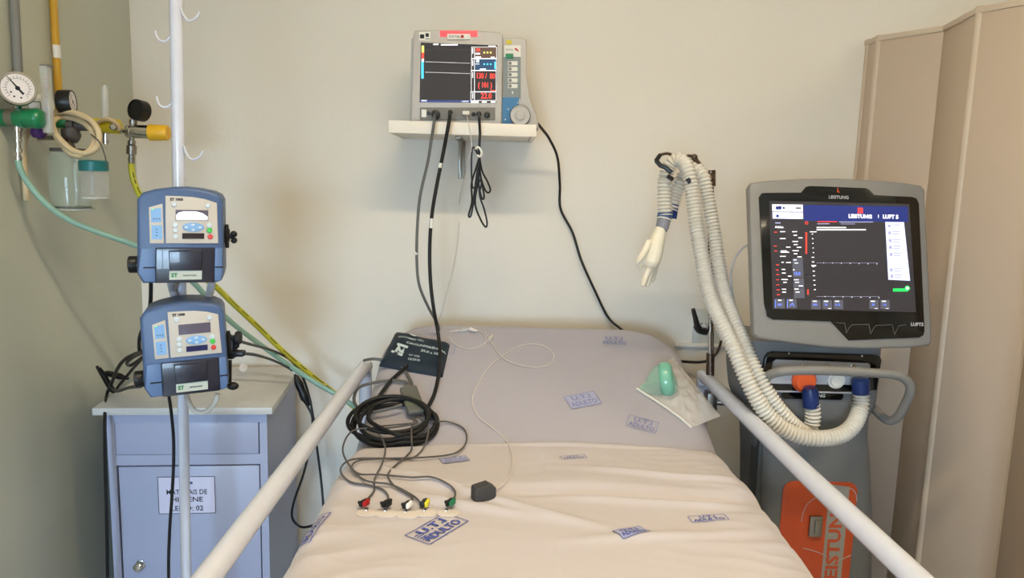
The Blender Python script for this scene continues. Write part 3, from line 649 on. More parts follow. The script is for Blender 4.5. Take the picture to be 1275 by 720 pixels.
# hanging bundle
hbun = thing('cable_bundle', 'black cable bundled with a white tie hanging under the shelf', 'cable', at(597, 194, D1))
cable('loose_cable', 'black', [at(*p) for p in ((596.5, 142, MY-.02), (596.8, 150, D1-.012), (597.5, 165, D1), (597, 180, D1), (596, 194, D1))], .0038, parent=hbun)
def bl(L_, o_=0): return [at(540+x/4.5, 140+y/4.5, D1+o_) for x, y in L_]
for i, L_ in enumerate(([(255, 255), (235, 320), (212, 400), (214, 500), (196, 575), (206, 584), (216, 545), (232, 460), (246, 350), (254, 262)],
    [(258, 255), (272, 330), (300, 385), (317, 430), (308, 450), (290, 438), (268, 380), (256, 300)],
    [(256, 258), (250, 380), (233, 480), (238, 540), (272, 618), (294, 642), (298, 610), (282, 540), (258, 465), (252, 360)],
    [(254, 250), (225, 195), (214, 230), (212, 330), (218, 420), (240, 400), (250, 300)],
    [(257, 258), (262, 350), (282, 465), (272, 484), (255, 420), (248, 330), (253, 262)],
    [(254, 258), (240, 360), (225, 470), (215, 530), (222, 490), (240, 420), (262, 380), (268, 400), (258, 440)],
    [(258, 250), (252, 330), (246, 420), (250, 300)])):
    cable('cable_loop', 'black', bl(L_, (i-3)*.003), .0026, parent=hbun, n=6)
MB().tube(catmull(bl([(232, 205), (250, 196), (266, 215), (268, 236), (255, 248), (243, 240)], -.008), 6), .0032).build('cable_tie', 'white', hbun, world=True)
o = cable('thin_cord', 'whitecable', [at(*p) for p in ((581, 144, MY-.015), (583, 152, D1-.012), (586, 170, D1), (587, 185, D1), (583, 200, D1), (578, 222, 2.2), (572, 250, WY-.01), (571.5, 290, WY-.005), (565, 330, WY-.005), (556, 365, WY-.005), (551, 385, WY-.005), (545, 402, WY-.005))], .0013, 'thin white cord from the monitor trailing down the wall')
cable('power_cable', 'black', [at(*p) for p in ((668, 152, MY+.05), (676, 162, SY+.12), (684, 173, 2.28), (694, 196, 2.34), (697, 230, WY-.02), (698, 260, WY-.012), (713, 290, WY-.012), (724, 325, WY-.02), (742, 365, WY-.02), (757, 395, WY-.02), (772, 409, WY-.03), (782, 416, WY-.04))], .0042, 'black power cable from the shelf down behind the mattress')
MB  # noqa

# ------------------------------------------------------------------ things on the bed
def zz(L_, off=.004, sc=3.6, ox=400, oy=500): return [bed(ox+x/sc, oy+y/sc, off) for x, y in L_]
def onbed(L_, off=.003): return [bed(x, y, off) for x, y in L_]
# blood pressure cuff with hose and coil
cu = thing('blood_pressure_cuff', 'dark navy blood pressure cuff with white print at the bed head', 'blood pressure cuff', bed(515, 447))
cr = [bed(*p) for p in ((472, 457), (492, 417), (560, 431), (551, 471))]
def cpt(u, v_, o): 
    p = (cr[0]*(1-u)+cr[3]*u)*(1-v_)+(cr[1]*(1-u)+cr[2]*u)*v_; return Vector((p.x, p.y, bed_z(p.x, p.y)+o))
cuffm = MB(); nu, nv = 26, 16; vs = []; fs = []
def cth(u, v_):
    e = min(u, 1-u, v_, 1-v_); return .004+.019*(1-(1-min(1, e/.22))**2)**.5*(1-.15*u) + .002*noise.noise(Vector((u*6, v_*6, 1)))
for lay in (0, 1):
    for j in range(nv+1):
        for i in range(nu+1):
            u, v_ = i/nu, j/nv; vs.append(cpt(u, v_, cth(u, v_) if lay else .0015))
n = nu+1; K = n*(nv+1)
for j in range(nv):
    for i in range(nu):
        a_ = j*n+i; fs.append((a_, a_+n, a_+n+1, a_+1)); fs.append((K+a_, K+a_+1, K+a_+n+1, K+a_+n))
edge = [i for i in range(n)]+[j*n+nu for j in range(1, nv+1)]+[nv*n+i for i in range(nu-1, -1, -1)]+[j*n for j in range(nv-1, 0, -1)]
for i in range(len(edge)): a_, b_ = edge[i], edge[(i+1) % len(edge)]; fs.append((a_, b_, K+b_, K+a_))
cuffm.add(vs, fs).build('cuff_body', 'cuff', cu, world=True, smooth=60)
Wc = (cr[3]-cr[0]).length; Hc = (cr[1]-cr[0]).length
tx = MB()
def ctext(s, size, u0, v0, sx=1, bold=.0002):
    v_, f_ = textmesh(s, size, bold, 'LEFT', sx); tx.add([cpt(min(.995, u0+p.x/Wc), v0+p.y/Hc, cth(min(.98, u0+p.x/Wc), v0+p.y/Hc)+.0012) for p in v_], f_)
ctext('GLICOMED TEC', .012, .12, .74, 1.0); ctext('CIRCUNFERÊNCIA', .0145, .3, .6, 1.05, .0004); ctext('25,0 a 35', .0145, .58, .46, 1, .0004); ctext('Nº 208', .011, .42, .26, 1, .0002); ctext('10/2018', .011, .42, .16, 1, .0002)
for pl_ in (((.17, .54), (.36, .50), (.355, .44), (.165, .48)), ((.13, .31), (.33, .24), (.325, .18), (.125, .25)), ((.18, .48), (.22, .47), (.30, .26), (.26, .27)), ((.25, .28), (.33, .25), (.31, .45), (.29, .38)), ((.18, .29), (.22, .28), (.25, .36), (.19, .44))):
    tx.add([cpt(u, v_, cth(u, v_)+.0014) for u, v_ in pl_], [(0, 1, 2, 3)])
g = [(.36+.06*math.cos(2*PI*i/16), .9+.045*math.sin(2*PI*i/16)) for i in range(16)]; tx.add([cpt(u, v_, cth(u, v_)+.0014) for u, v_ in g], [tuple(range(16))])
tx.build('cuff_print', 'cufftxt', cu, world=True, smooth=0)
# hose: monitor -> bed -> coil -> cuff (one continuous hose)
CC = bed(489, 534); ra, rb = .108, .083
hose = [at(*p) for p in ((560.5, 141, MY-.015), (559, 152, D1-.012), (552, 190, D1), (544, 230, D1), (537.5, 270, D1), (535, 310, D1), (536, 350, 2.08), (540, 385, 2.07), (545, 412, 2.08))] + [bed(548, 440, .035), bed(547, 462, .028), bed(541, 490, .01), bed(530, 515, .012)]
ca = []
for i in range(18*5+6):
    a_ = .45-2*PI*i/18; t_ = i/18
    k_ = (1.0, .93, .86, .97, .72, .9)[int(t_) % 6]*(1-(t_ % 1))+(1.0, .93, .86, .97, .72, .9)[(int(t_)+1) % 6]*(t_ % 1)
    x = CC.x+ra*k_*math.cos(a_)+.012*math.sin(t_*2.1); y = CC.y+rb*k_*math.sin(a_)+.01*math.cos(t_*3)
    ca.append(Vector((x, y, bed_z(x, y)+.006+.0055*t_+.004*max(0, math.sin(a_)))))
hose += ca
hose += [bed(460, 524, .035), bed(463, 508, .03), bed(472, 494, .022), bed(485, 476, .012), bed(500, 462, .012), bed(508, 455, .010)]
o = cable('air_hose', 'blackm', hose, .0052, parent=cu, n=5, seg=10)
g = MB(); 
for p, q in (((548.5, 203), (547.5, 209)), ((537.3, 272), (536.6, 284))): g.tube([at(*p, D1-.001), at(*q, D1-.001)], .0056)
g.build('hose_sleeve', 'white', o, world=True)
# ecg lead set
ec = thing('ecg_lead_set', 'grey ecg lead set with five coloured clips spread on the sheet', 'ecg leads', bed(515, 505))
tb = bed(508, 489, .004); te = bed(519, 521, .004); d = (te-tb); Lb = d.length; d.normalize(); up = Vector((0, -.25, 1)).normalized(); sd = d.cross(up).normalized(); up = sd.cross(d)
Xb = Matrix((sd.to_4d(), d.to_4d(), up.to_4d(), Vector((0, 0, 0, 1)))).transposed(); Xb[3][3] = 1
for r_ in range(3): Xb[3][r_] = 0
Xb.translation = (tb+te)/2+up*.016
jb = MB().box((0, 0, 0), (.046, Lb, .014), .006, X=Xb, seg=3).box((0, -Lb/2-.004, 0), (.02, .014, .01), .003, X=Xb).build('junction_block', 'trunk', ec, world=True)
MB().box((0, Lb*.18, .0072), (.04, Lb*.2, .001), X=Xb).build('block_label', 'trunk_lb', jb, world=True)
cable('trunk_cable', 'graycable', [bed(510, 487, .014), bed(509, 478, .012), bed(495, 474, .012), bed(470, 476, .008), bed(448, 482, .006), bed(441, 495, .006), bed(445, 507, .010), bed(462, 513, .02), bed(485, 509, .03), bed(500, 504, .03)], .0042, parent=ec)
cable('trunk_cable', 'graycable', [bed(512, 486, .012), bed(513, 478, .008), bed(508, 468, .006), bed(500, 458, .005), bed(478, 449, .003), bed(464, 447, .004), at(453, 449, 2.06)], .0042, parent=ec)
leads = [('red', 'cred', [(405, 75), (418, 95), (330, 105), (230, 118), (262, 150), (287, 210), (272, 280), (240, 345), (236, 400), (205, 440), (188, 462)]),
 ('black', 'black', [(430, 72), (475, 95), (478, 150), (450, 220), (390, 258), (260, 255), (150, 258), (100, 280), (88, 318), (130, 360), (210, 375), (270, 392), (300, 425), (292, 462)]),
 ('white', 'cwht', [(422, 75), (405, 120), (405, 180), (400, 225), (340, 280), (300, 325), (320, 370), (370, 405), (408, 432), (392, 466)]),
 ('yellow', 'cyel', [(412, 75), (425, 97), (300, 118), (150, 128), (98, 200), (115, 270), (190, 350), (310, 372), (400, 415), (436, 444), (450, 470)]),
 ('green', 'cgrn', [(438, 72), (480, 92), (560, 90), (630, 115), (652, 155), (640, 200), (590, 235), (470, 250), (300, 255), (180, 262), (137, 290), (170, 325), (260, 328), (400, 340), (490, 338), (560, 365), (600, 405), (585, 456)])]
clips = [(190, 479), (289, 482), (383, 488), (458, 482), (575, 477)]
for i, (nm_, mt_, L_) in enumerate(leads):
    P = []
    for j, (x, y) in enumerate(L_):
        px, py = 400+x/3.6, 500+y/3.6
        over = .03 if (145 < x < 490 and 20 < y < 215) else .004
        if j == 0: over = .02
        P.append(bed(px, py, over+.001*i))
    lw = cable('lead_wire', 'darkcable', P, .0021, parent=ec, n=8)
    c0 = bed(400+clips[i][0]/3.6, 500+clips[i][1]/3.6, .0); ang = math.radians((-35, -32, -28, -62, -30)[i])
    X = Matrix.Translation(c0+Vector((0, 0, .010))) @ Matrix.Rotation(math.radians(62)+(0 if i != 3 else .3), 4, 'Z') @ Matrix.Scale(.82, 4)
    cbd = MB().box((0, 0, .002), (.028, .011, .014), .004, X=X).box((.016, 0, .002), (.012, .008, .009), .003, X=X).box((-.012, .0, .006), (.006, .012, .008), .002, X=X).build('clip_body', 'black', lw, world=True)
    lab(MB().box((-.003, -.0095, .004), (.022, .008, .013), .003, X=X).box((-.001, -.0115, .009), (.010, .006, .010), .002, X=X).build('clip_tab', mt_, lw, world=True), nm_+' clip tab')
# electrode pads
for i, (x, y) in enumerate(((208, 503), (292, 506), (384, 512), (470, 506), (568, 506))):
    c0 = bed(400+x/3.6, 500+y/3.6, 0)
    o_ = []
    for a_ in range(24):
        g = 2*PI*a_/24; q = .019*abs(math.cos(g))**.6*(1 if math.cos(g) > 0 else -1), .0115*abs(math.sin(g))**.8*(1 if math.sin(g) > 0 else -1)
        xx, yy = c0.x+q[0]*1.05, c0.y+q[1]*1.25; o_.append((xx, yy))
    mb = MB(); lo = [Vector((x_, y_, bed_z(x_, y_)+.0006)) for x_, y_ in o_]; hi = [Vector((p.x, p.y, p.z+.0022)) for p in lo]; n = 24
    mb.add(lo+hi+[Vector((c0.x, c0.y, bed_z(c0.x, c0.y)+.0032))], [(i_, (i_+1) % n, n+(i_+1) % n, n+i_) for i_ in range(n)]+[(n+i_, n+(i_+1) % n, 2*n) for i_ in range(n)]+[tuple(range(n))[::-1]])
    o = mb.build('electrode_pad', 'pad'); cname = ('red', 'black', 'white', 'yellow', 'green')[i]
    tag(o, 'white foam electrode pad under the %s ecg clip' % cname, 'electrode')
    MB().cyl((c0.x-.004, c0.y+.010, bed_z(c0.x, c0.y)+.001), (c0.x-.004, c0.y+.010, bed_z(c0.x, c0.y)+.005), .004, .003).build('snap', 'chrome', o, world=True)
# pulse sensor
so = thing('pulse_sensor', 'dark grey finger sensor at the end of a thin white cord', 'sensor', bed(602, 622))
c0 = bed(602, 622, .0)
X = Matrix.Translation(c0+Vector((0, .002, .016))) @ Matrix.Rotation(math.radians(22), 4, 'Z')
MB().prism([(-.022, -.015), (.018, -.015), (.022, -.008), (.022, .008), (.008, .017), (-.020, .012), (-.022, .008)], -.012, .012, .002, X=X).build('sensor_housing', 'sensor', so, world=True)
cable('sensor_cord', 'whitecable', [bed(616, 609, .010), bed(628, 602, .003), bed(637, 588, .003), bed(638, 568, .003), bed(630, 548, .003), bed(612, 532, .003), bed(595, 518, .003), bed(588, 500, .003), bed(592, 485, .003), bed(604, 464, .003), bed(622, 446, .003), bed(650, 430, .003), bed(674, 430, .003), bed(689, 441, .003), bed(684, 454, .003), bed(660, 457, .003), bed(632, 449, .005), bed(618, 436, .003), bed(609, 421, .003), bed(604, 413, .004)], .0015, parent=so, n=8)
MB().tube([bed(609, 424, .004), bed(613, 418, .004)], .005).build('cord_coupler', 'whitecable', so, world=True)
cable('oxygen_cannula', 'whitecable', [bed(560, 420, .003), bed(566, 428, .003), bed(580, 434, .003), bed(596, 432, .003), bed(606, 424, .003), bed(600, 414, .003), bed(590, 410, .006), bed(575, 411, .006), bed(560, 413, .004)], .0016, 'thin clear tube curled at the head of the bed', 'tube')
t = thing('tube_connector', 'small clear connector pieces lying at the bed head edge', 'connector', bed(585, 411))
MB().tube([bed(572, 412, .008), bed(585, 409.5, .010)], .005).build('barrel', 'clear', t, world=True)
MB().tube([bed(585, 409.5, .010), bed(594, 412.5, .006)], [.007, .0035]).build('tip', 'whitecable', t, world=True)
# mask in its clear pouch
pk = thing('mask_pouch', 'clear plastic pouch lying open at the right of the bed head', 'pouch', bed(850, 500))
pc = [bed(*p) for p in ((793, 484), (838, 446), (897, 519), (862, 533))]
vs = []; fs = []; nu, nv = 40, 22
for lay in (0, 1):
    for j in range(nv+1):
        for i in range(nu+1):
            u, v_ = i/nu, j/nv; p = (pc[0]*(1-u)+pc[3]*u)*(1-v_)+(pc[1]*(1-u)+pc[2]*u)*v_
            e = min(u, 1-u, v_, 1-v_); zz_ = bed_z(p.x, p.y)+.0012
            if lay: zz_ += .001+.020*sm(e/.3)+.007*(1-abs(noise.noise(Vector((u*7, v_*5, 2))))*2)*sm(e/.15)+.003*noise.noise(Vector((u*18, v_*12, 3)))*sm(e/.1)
            vs.append((p.x, p.y, zz_))
n = nu+1; K = n*(nv+1)
for j in range(nv):
    for i in range(nu):
        a_ = j*n+i; fs.append((K+a_, K+a_+1, K+a_+n+1, K+a_+n)); fs.append((a_, a_+n, a_+n+1, a_+1))
MB().add(vs, fs).build('pouch_film', 'pouch', pk, world=True, smooth=80)
g = MB(); g.tube([bed(793, 484, .004), bed(812, 496, .005), bed(830, 508, .005), bed(848, 521, .005), bed(862, 533, .003)], .0035, 6); g.build('sealed_edge', 'white', pk, world=True)
mk = thing('breathing_mask', 'pale green plastic breathing mask under the clear pouch film', 'mask', bed(829, 482))
c0 = bed(829, 494, .0); ax_ = Vector((.93, -.28, .22)).normalized(); e1 = Vector((0, .35, .94)); e1 = (e1-ax_*e1.dot(ax_)).normalized(); e2 = ax_.cross(e1)
def ering(c, ru, rv): return [c+e1*(ru*math.cos(j*PI/16))+e2*(rv*math.sin(j*PI/16)) for j in range(32)]
cc = c0+Vector((-.004, .004, .047))
MB().loft([ering(cc+ax_*t_, .046*k_, .034*k_) for t_, k_ in ((-.012, .55), (-.011, .85), (-.006, .98), (0, 1.0), (.010, .98), (.018, .90), (.022, .72), (.0225, .4))]).build('mask_cushion', 'mask', mk, world=True)
MB().loft([ering(cc+ax_*t_+Vector((0, 0, dz)), .046*k_, .034*k_) for t_, k_, dz in ((-.010, .95, 0), (-.022, .88, -.003), (-.036, .70, -.009), (-.046, .48, -.014), (-.052, .30, -.018), (-.062, .27, -.02), (-.0625, .1, -.02))]).build('mask_shell', 'masksh', mk, world=True)
MB().loft([ering(cc+ax_*t_+Vector((0, 0, dz)), .046*k_, .034*k_) for t_, k_, dz in ((.020, .7, -.01), (.028, .62, -.014), (.034, .4, -.018), (.0345, .1, -.018))]).build('mask_valve', 'masksh', mk, world=True)

# ------------------------------------------------------------------ ventilator
VD = 1.76
vb = thing('ventilator', 'grey lung ventilator with a large lit display right of the bed', 'ventilator', (at(1035, 560, VD).x, VD, 0))
def vL(px, py, ly=0): return face(vb, px, py, ly)
def vring(xl_, xr_, y0, y1, z, r=.03, n=5): 
    return [Vector((x, y, z)) for x, y in rrect(xr_-xl_, y1-y0, min(r, (xr_-xl_)/2.1), n, (xl_+xr_)/2, (y0+y1)/2)]
S = []
for (py, pl, pr, r) in ((425, 932, 1104, .03), (470, 930, 1102, .035), (500, 932, 1099, .04), (520, 938, 1091, .045), (545, 946, 1089, .045), (580, 948, 1091, .04), (640, 948, 1093, .035), (720, 948, 1092, .035)):
    a_, z = vL(pl, py); b_, _ = vL(pr, py); S.append((a_, b_, z, r))
a_, b_, z, r = S[-1]; S += [(a_, b_, .35, r), (a_-.02, b_+.02, .14, r), (a_-.02, b_+.02, .12, r)]
MB().loft([vring(a_, b_, 0, .20, z, r) for i, (a_, b_, z, r) in enumerate(S)][::-1]).build('column', 'vent_b', vb)
a_, b_, z, r = S[6]
MB().box(((a_+b_)/2+.03, .16, .10), (b_-a_+.08, .42, .05), .012).build('base', 'vent_s', vb)
for sx in (-1, 1):
    for y in (.0, .32):
        x = (a_+b_)/2+.03+sx*.13; MB().cyl((x-.014, y, .045), (x+.014, y, .045), .045).cyl((x, y, .05), (x, y, .085), .01).build('caster', 'blackm', vb)
MB().box((S[5][0]+.004, .045, (S[3][2]+.2)/2+.05), (.016, .06, S[3][2]-.35), .005).build('side_strip', 'vent_s', vb)
# display head (tilted back)
hc = at(1043, 330, VD-.045)
TILT = math.radians(-13)
hd = thing('TMP', '', '', hc, (TILT, 0, 0)); hdM = WM[hd].copy()
class _H: pass
def hL(px, py, ly=0): return face(hd, px, py, ly)
def HQ(L_): return [hL(x, y) for x, y in L_]
def hw(mb): mb.v = [hdM @ v_ for v_ in mb.v]; return mb
out = HQ([(932.5, 234), (936, 227.5), (960, 224.5), (1000, 222.3), (1042, 221.8), (1085, 223.5), (1125, 227), (1147, 230.5), (1152, 236), (1161, 424), (1158, 430.5), (1130, 433.5), (1080, 434.5), (1035, 433), (990, 428), (945, 421.5), (938.5, 416)])
cz0 = .0
head = hw(MB().prism(out, .0, .022, .006)).build('display_head', 'vent', vb, world=True)
o2 = [(x*.72+.02, z*.8) for x, z in out]; hw(MB().prism(o2, .02, .06, .0)).build('display_back', 'vent_s', head, world=True)
bz_ = HQ([(951, 378), (944.5, 246), (948, 241), (952, 240.5), (997, 240.2), (1003, 233), (1008, 231.8), (1077, 234.5), (1082, 236.5), (1088, 243), (1135, 245.5), (1140.5, 247.5), (1143.5, 254), (1150.5, 412), (1149, 417.5), (1144, 420.5), (1056, 424), (1034, 400.5), (962, 398), (954.5, 394)])
hw(MB().prism(bz_, -.003, .004, .001)).build('bezel', 'gloss', head, world=True)
scr = hw(MB().prism(HQ([(961.5, 385), (957, 250.5), (1131, 254.5), (1139.5, 389)]), -.0036, 0)).build('display', 'scr', head, world=True)
VC = {k_: MB() for k_ in ('ewht', 'elav', 'eblue', 'ebt', 'ered', 'egrn', 'egry', 'edk')}
c_tl, c_tr, c_br, c_bl = [Vector(hL(*p)) for p in ((957, 250.5), (1131, 254.5), (1139.5, 389), (961.5, 385))]
def vq(key, x0, y0, x1, y1, ly=-.0040): sq(VC[key], x0, y0, x1, y1, ly, hL)
def vpoly(key, L_, ly=-.0042): VC[key].add([(hL(*p)[0], ly, hL(*p)[1]) for p in L_], [tuple(range(len(L_)))])
# coordinates from the screen as seen: (x, y) in a 3.13x view starting at (920, 210)
def Z(x, y): return 920+x/3.132, 210+y/3.13
def vz(key, x0, y0, x1, y1, ly=-.0042): a_, b_ = Z(x0, y0), Z(x1, y1); sk = 0; vq(key, a_[0], a_[1], b_[0], b_[1], ly)
def vt(key, s, x, y, h, align='LEFT', sx=1, bold=.0002): 
    lx, lz = hL(*Z(x, y)); letters(VC[key], s, h*1.16, lx, lz, -.0045, bold, align, sx=sx)
vpoly('eblue', [Z(252, 205), Z(248, 143), Z(656, 150), Z(656, 210)], -.0040)
vpoly('ewht', [Z(128, 168), Z(127, 141), Z(246, 142), Z(247, 169)]); vpoly('elav', [Z(129, 196), Z(128, 171), Z(247, 172), Z(248, 198)])
vt('eblue', '●', 148, 155, .010); 
for (x, y, r_) in ((147, 155, 3.2), (148, 186, 2.6), (172, 155, 2.2)):
    lx, lz = hL(*Z(x, y)); VC['eblue'].add([(lx+r_*.0013*math.cos(j*PI/6), -.0044, lz+r_*.0013*math.sin(j*PI/6)) for j in range(12)], [tuple(range(12))])
vz('egry', 218, 152, 240, 159, -.0044)
lx, lz = hL(*Z(470, 165)); VC['ered'].add([(lx-.006, -.0044, lz-.0065), (lx+.006, -.0044, lz-.0065), (lx+.006, -.0044, lz+.0065), (lx-.006, -.0044, lz+.0065)], [(0, 1, 2, 3)])
lx, lz = hL(*Z(470, 166)); letters(VC['eblue'], 'L', .010, lx, lz, -.0047, .0004)
vt('ewht', 'LEISTUNG', 424, 187, .0105, sx=1.0, bold=.0006); vt('ewht', 'I', 538, 188, .009, bold=.0003); vt('ewht', 'LUFT 5', 557, 189, .0105, sx=1.0, bold=.0006)
vpoly('elav', [Z(579, 434), Z(567, 209), Z(640, 210), Z(664, 438)])
# print on the lavender menu
for i, y in enumerate((225, 252, 282, 308, 336, 396, 420)):
    x0 = 577+i*1.6; vz('edk', x0, y-6, x0+11, y+6, -.0045); vz('edk', x0+16, y-6, x0+46, y-3, -.0045)
    if i not in (0,): vz('edk', x0+16, y+3, x0+42, y+6, -.0045)
vz('egrn', 597, 468, 655, 480); lx, lz = hL(*Z(653, 467)); VC['egrn'].add([(lx+.006*math.cos(j*PI/8), -.0044, lz+.006*math.sin(j*PI/8)) for j in range(16)], [tuple(range(16))])
lx, lz = hL(*Z(653, 467)); VC['ewht'].add([(lx+.0035*math.cos(j*PI/8), -.0046, lz+.0035*math.sin(j*PI/8)) for j in range(16)], [tuple(range(16))])
vt('ewht', 'Adulto', 138, 229, .0062); vz('edk', 139, 211, 160, 215)
lx, lz = hL(*Z(261, 213)); n = 20
VC['ered'].add([(lx+.0037*math.cos(j*2*PI/n), -.0044, lz+.0037*math.sin(j*2*PI/n)) for j in range(n)]+[(lx+.0025*math.cos(j*2*PI/n), -.0044, lz+.0025*math.sin(j*2*PI/n)) for j in range(n)], [(j, (j+1) % n, n+(j+1) % n, n+j) for j in range(n)])
vz('ered', 257, 250, 263, 333); vz('ered', 264, 472, 269, 492)
for y, x in ((249, 139), (303, 137), (322, 139), (376, 146), (396, 145), (414, 147), (434, 146), (454, 147), (473, 148), (492, 149)): vz('ered', x-3, y-1.6, x+1.5, y+1.8); vz('ered', x+3.5, y-1.6, x+7.5, y+1.8)
for (x0, y0, x1) in ((158, 247, 178), (157, 274, 179), (181, 307, 198), (160, 322, 185), (160, 327, 193), (158, 343, 180), (181, 367, 200), (163, 366, 172), (164, 394, 178), (165, 408, 180), (188, 420, 202), (163, 433, 188), (170, 444, 184), (165, 471, 181), (166, 482, 181), (205, 247, 224), (210, 261, 224), (229, 271, 245), (206, 285, 228), (211, 297, 226), (223, 308, 240), (206, 321, 230), (211, 333, 225), (225, 345, 242), (210, 357, 222), (214, 369, 228), (212, 434, 230), (216, 444, 232), (230, 458, 247), (213, 470, 230), (218, 482, 234)): vz('ewht', x0, y0-1.6, x1, y0+1.8, -.0045)
for y in (350, 387, 428, 468): vpoly('egry', [Z(206+(y-350)*.05, y+38), Z(206+(y-350)*.05, y), Z(246+(y-350)*.05, y), Z(248+(y-350)*.05, y+38)], -.0041)
vt('ebt', '12.0', 211, 410, .0082, sx=.95, bold=.0004)
vz('ewht', 208, 393, 214, 398, -.0045)
for i in range(5): vz('ewht', 281+i, 255+i*18, 286+i, 258+i*18)
for i in range(8): vz('ewht', 281+i*1.2, 345+i*18 if i else 345, 290+i, 348+i*18)
vz('ewht', 274, 246, 300, 249); vz('ewht', 280, 377, 298, 381)
for i in range(7): vz('ewht', 326+i*34.5, 367+i*.7, 329+i*34.5, 370+i*.7); vz('ewht', 331+i*35, 498+i*.8, 334+i*35, 501+i*.8)
vz('edk', 300, 368, 540, 369, -.0041); vz('edk', 300, 499, 545, 500, -.0041)
# header lines in the wave field
vz('ered', 303, 207, 380, 210); vz('edk', 388, 208, 520, 211); vz('edk', 303, 215, 350, 218); vz('edk', 395, 216, 450, 218); vz('ewht', 300, 229, 415, 233); vz('ewht', 300, 237, 492, 242)
for x in (137, 184): vpoly('egry', [Z(x, 545), Z(x, 508), Z(x+38, 509), Z(x+40, 546)], -.0041); vz('ebt', x+1, 512, x+4, 543)
for x in (279, 323, 366, 505, 548): vpoly('egry', [Z(x, 548), Z(x, 512), Z(x+36, 513), Z(x+38, 549)], -.0041); vz('ewht', x+6, 516, x+22, 520); 
for x, s in ((147, '500'), (285, '500'), (330, '15'), (372, '0.12'), (514, '30'), (556, '1.0')): vt('ebt', s, x, 531, .0058)
vz('ewht', 150, 512, 163, 516); vz('ewht', 194, 512, 207, 516); vpoly('ebt', [Z(194, 538), Z(204, 524), Z(208, 524), Z(214, 538), Z(211, 538), Z(206, 528), Z(197, 538)], -.0045)
for x in (345, 525, 568): vz('ewht', x, 545, x+12, 547, -.0046)
for k_, nme in (('ewht', 'white_readouts'), ('elav', 'menu_panel'), ('eblue', 'title_bar'), ('ebt', 'blue_values'), ('ered', 'red_limits'), ('egrn', 'start_slider'), ('egry', 'setting_tiles'), ('edk', 'menu_print')): hw(VC[k_]).build(nme, k_, scr, world=True, smooth=0)['kind'] = 'stuff'
tx = MB(); lx, lz = hL(1043.5, 246.3); letters(tx, 'LEISTUNG', .0105, lx, lz, -.0035, .0002); hw(tx).build('lettering', 'ventsil', head, world=True, smooth=0); tx = MB(); lx, lz = hL(1131, 405); 
letters(tx, 'LUFT5', .0108, hL(1141, 404.3)[0], hL(1141, 404.3)[1], -.0035, .0004); hw(tx).build('lettering', 'ventsil', head, world=True, smooth=0)
tx = MB(); lx, lz = hL(1043, 237.8); letters(tx, 'L', .0125, lx, lz, -.0035, .0006); hw(tx).build('emblem', 'orange', head, world=True, smooth=0)
tr_ = MB()
wpts = [(1040, 402), (1051, 402.5), (1053, 415), (1056.5, 408), (1060, 404.5), (1081, 404), (1083, 416), (1087, 408.5), (1090, 405.5), (1110, 404.5), (1113, 417), (1118, 406), (1127, 404.5)]
for i in range(len(wpts)-1):
    a_, b_ = hL(*wpts[i]), hL(*wpts[i+1]); dx, dz = b_[0]-a_[0], b_[1]-a_[1]; l_ = math.hypot(dx, dz); nx, nz = -dz/l_*.0004, dx/l_*.0004
    tr_.add([(a_[0]-nx, -.0035, a_[1]-nz), (b_[0]-nx, -.0035, b_[1]-nz), (b_[0]+nx, -.0035, b_[1]+nz), (a_[0]+nx, -.0035, a_[1]+nz)], [(0, 1, 2, 3)])
hw(tr_).build('waveform_print', 'vent_b', head, world=True, smooth=0)
bpy.data.objects.remove(hd)
# connector bay
def VQ(L_, ly=0): return [vL(x, y, ly) for x, y in L_]
bay = MB().prism(VQ([(946, 486), (953, 446), (957, 440.5), (963, 438.5), (1090, 442.5), (1096, 444), (1098, 449), (1092, 486), (1080, 488)], -.012), -.012, .03, .002).build('connector_bay', 'gloss', vb)
vp = MB().prism(VQ([(958, 478), (963, 451), (967, 448), (1082, 452.5), (1084, 455), (1080, 480)], -.016), -.016, -.01, .001).build('valve_panel', 'ventsil', vb)
x, z = vL(1001, 474, -.02); MB().lathe((x, -.012, z), (x, -1, z), [(0, .029), (.012, .029), (.016, .025), (.022, .023), (.023, 0)]).build('valve_cap', 'orangevalve', vp)
x, z = vL(1042, 474, -.02); MB().lathe((x, -.012, z), (x, -1, z), [(0, .021), (.006, .021), (.0065, .016), (.012, .014), (.0125, 0)]).build('valve_cap', 'white', vp)
for px in (1001, 1033, 1063):
    x, z = vL(px, 457, -.02); MB().lathe((x, -.014, z), (x, -1, z), [(0, .007), (.004, .007), (.005, .0045), (.010, .004), (.0102, 0)]).build('knurled_screw', 'chrome', vp)
for px, py in ((982, 440), (1073, 443.5)): x, z = vL(px, py, -.012); MB().ball((x, -.013, z), .0032).build('bay_screw', 'chrome', bay)
MB().prism([(x+vL(1012, 493, -.003)[0], z+vL(1012, 493, -.003)[1]) for x, z in rrect(.152, .019, .009)], -.003, .01, .001).build('name_bar', 'gloss', vb)
tx = MB(); x, z = vL(1014, 493, -.004); letters(tx, 'LEISTUNG', .012, x, z, -.0035, .0003); tx.build('lettering', 'white', vb)
# tray line under the bay
MB().box(((S[1][0]+S[1][1])/2, -.006, vL(1020, 487)[1]), (.235, .014, .004), .001).build('bay_lip', 'ventsil', vb)
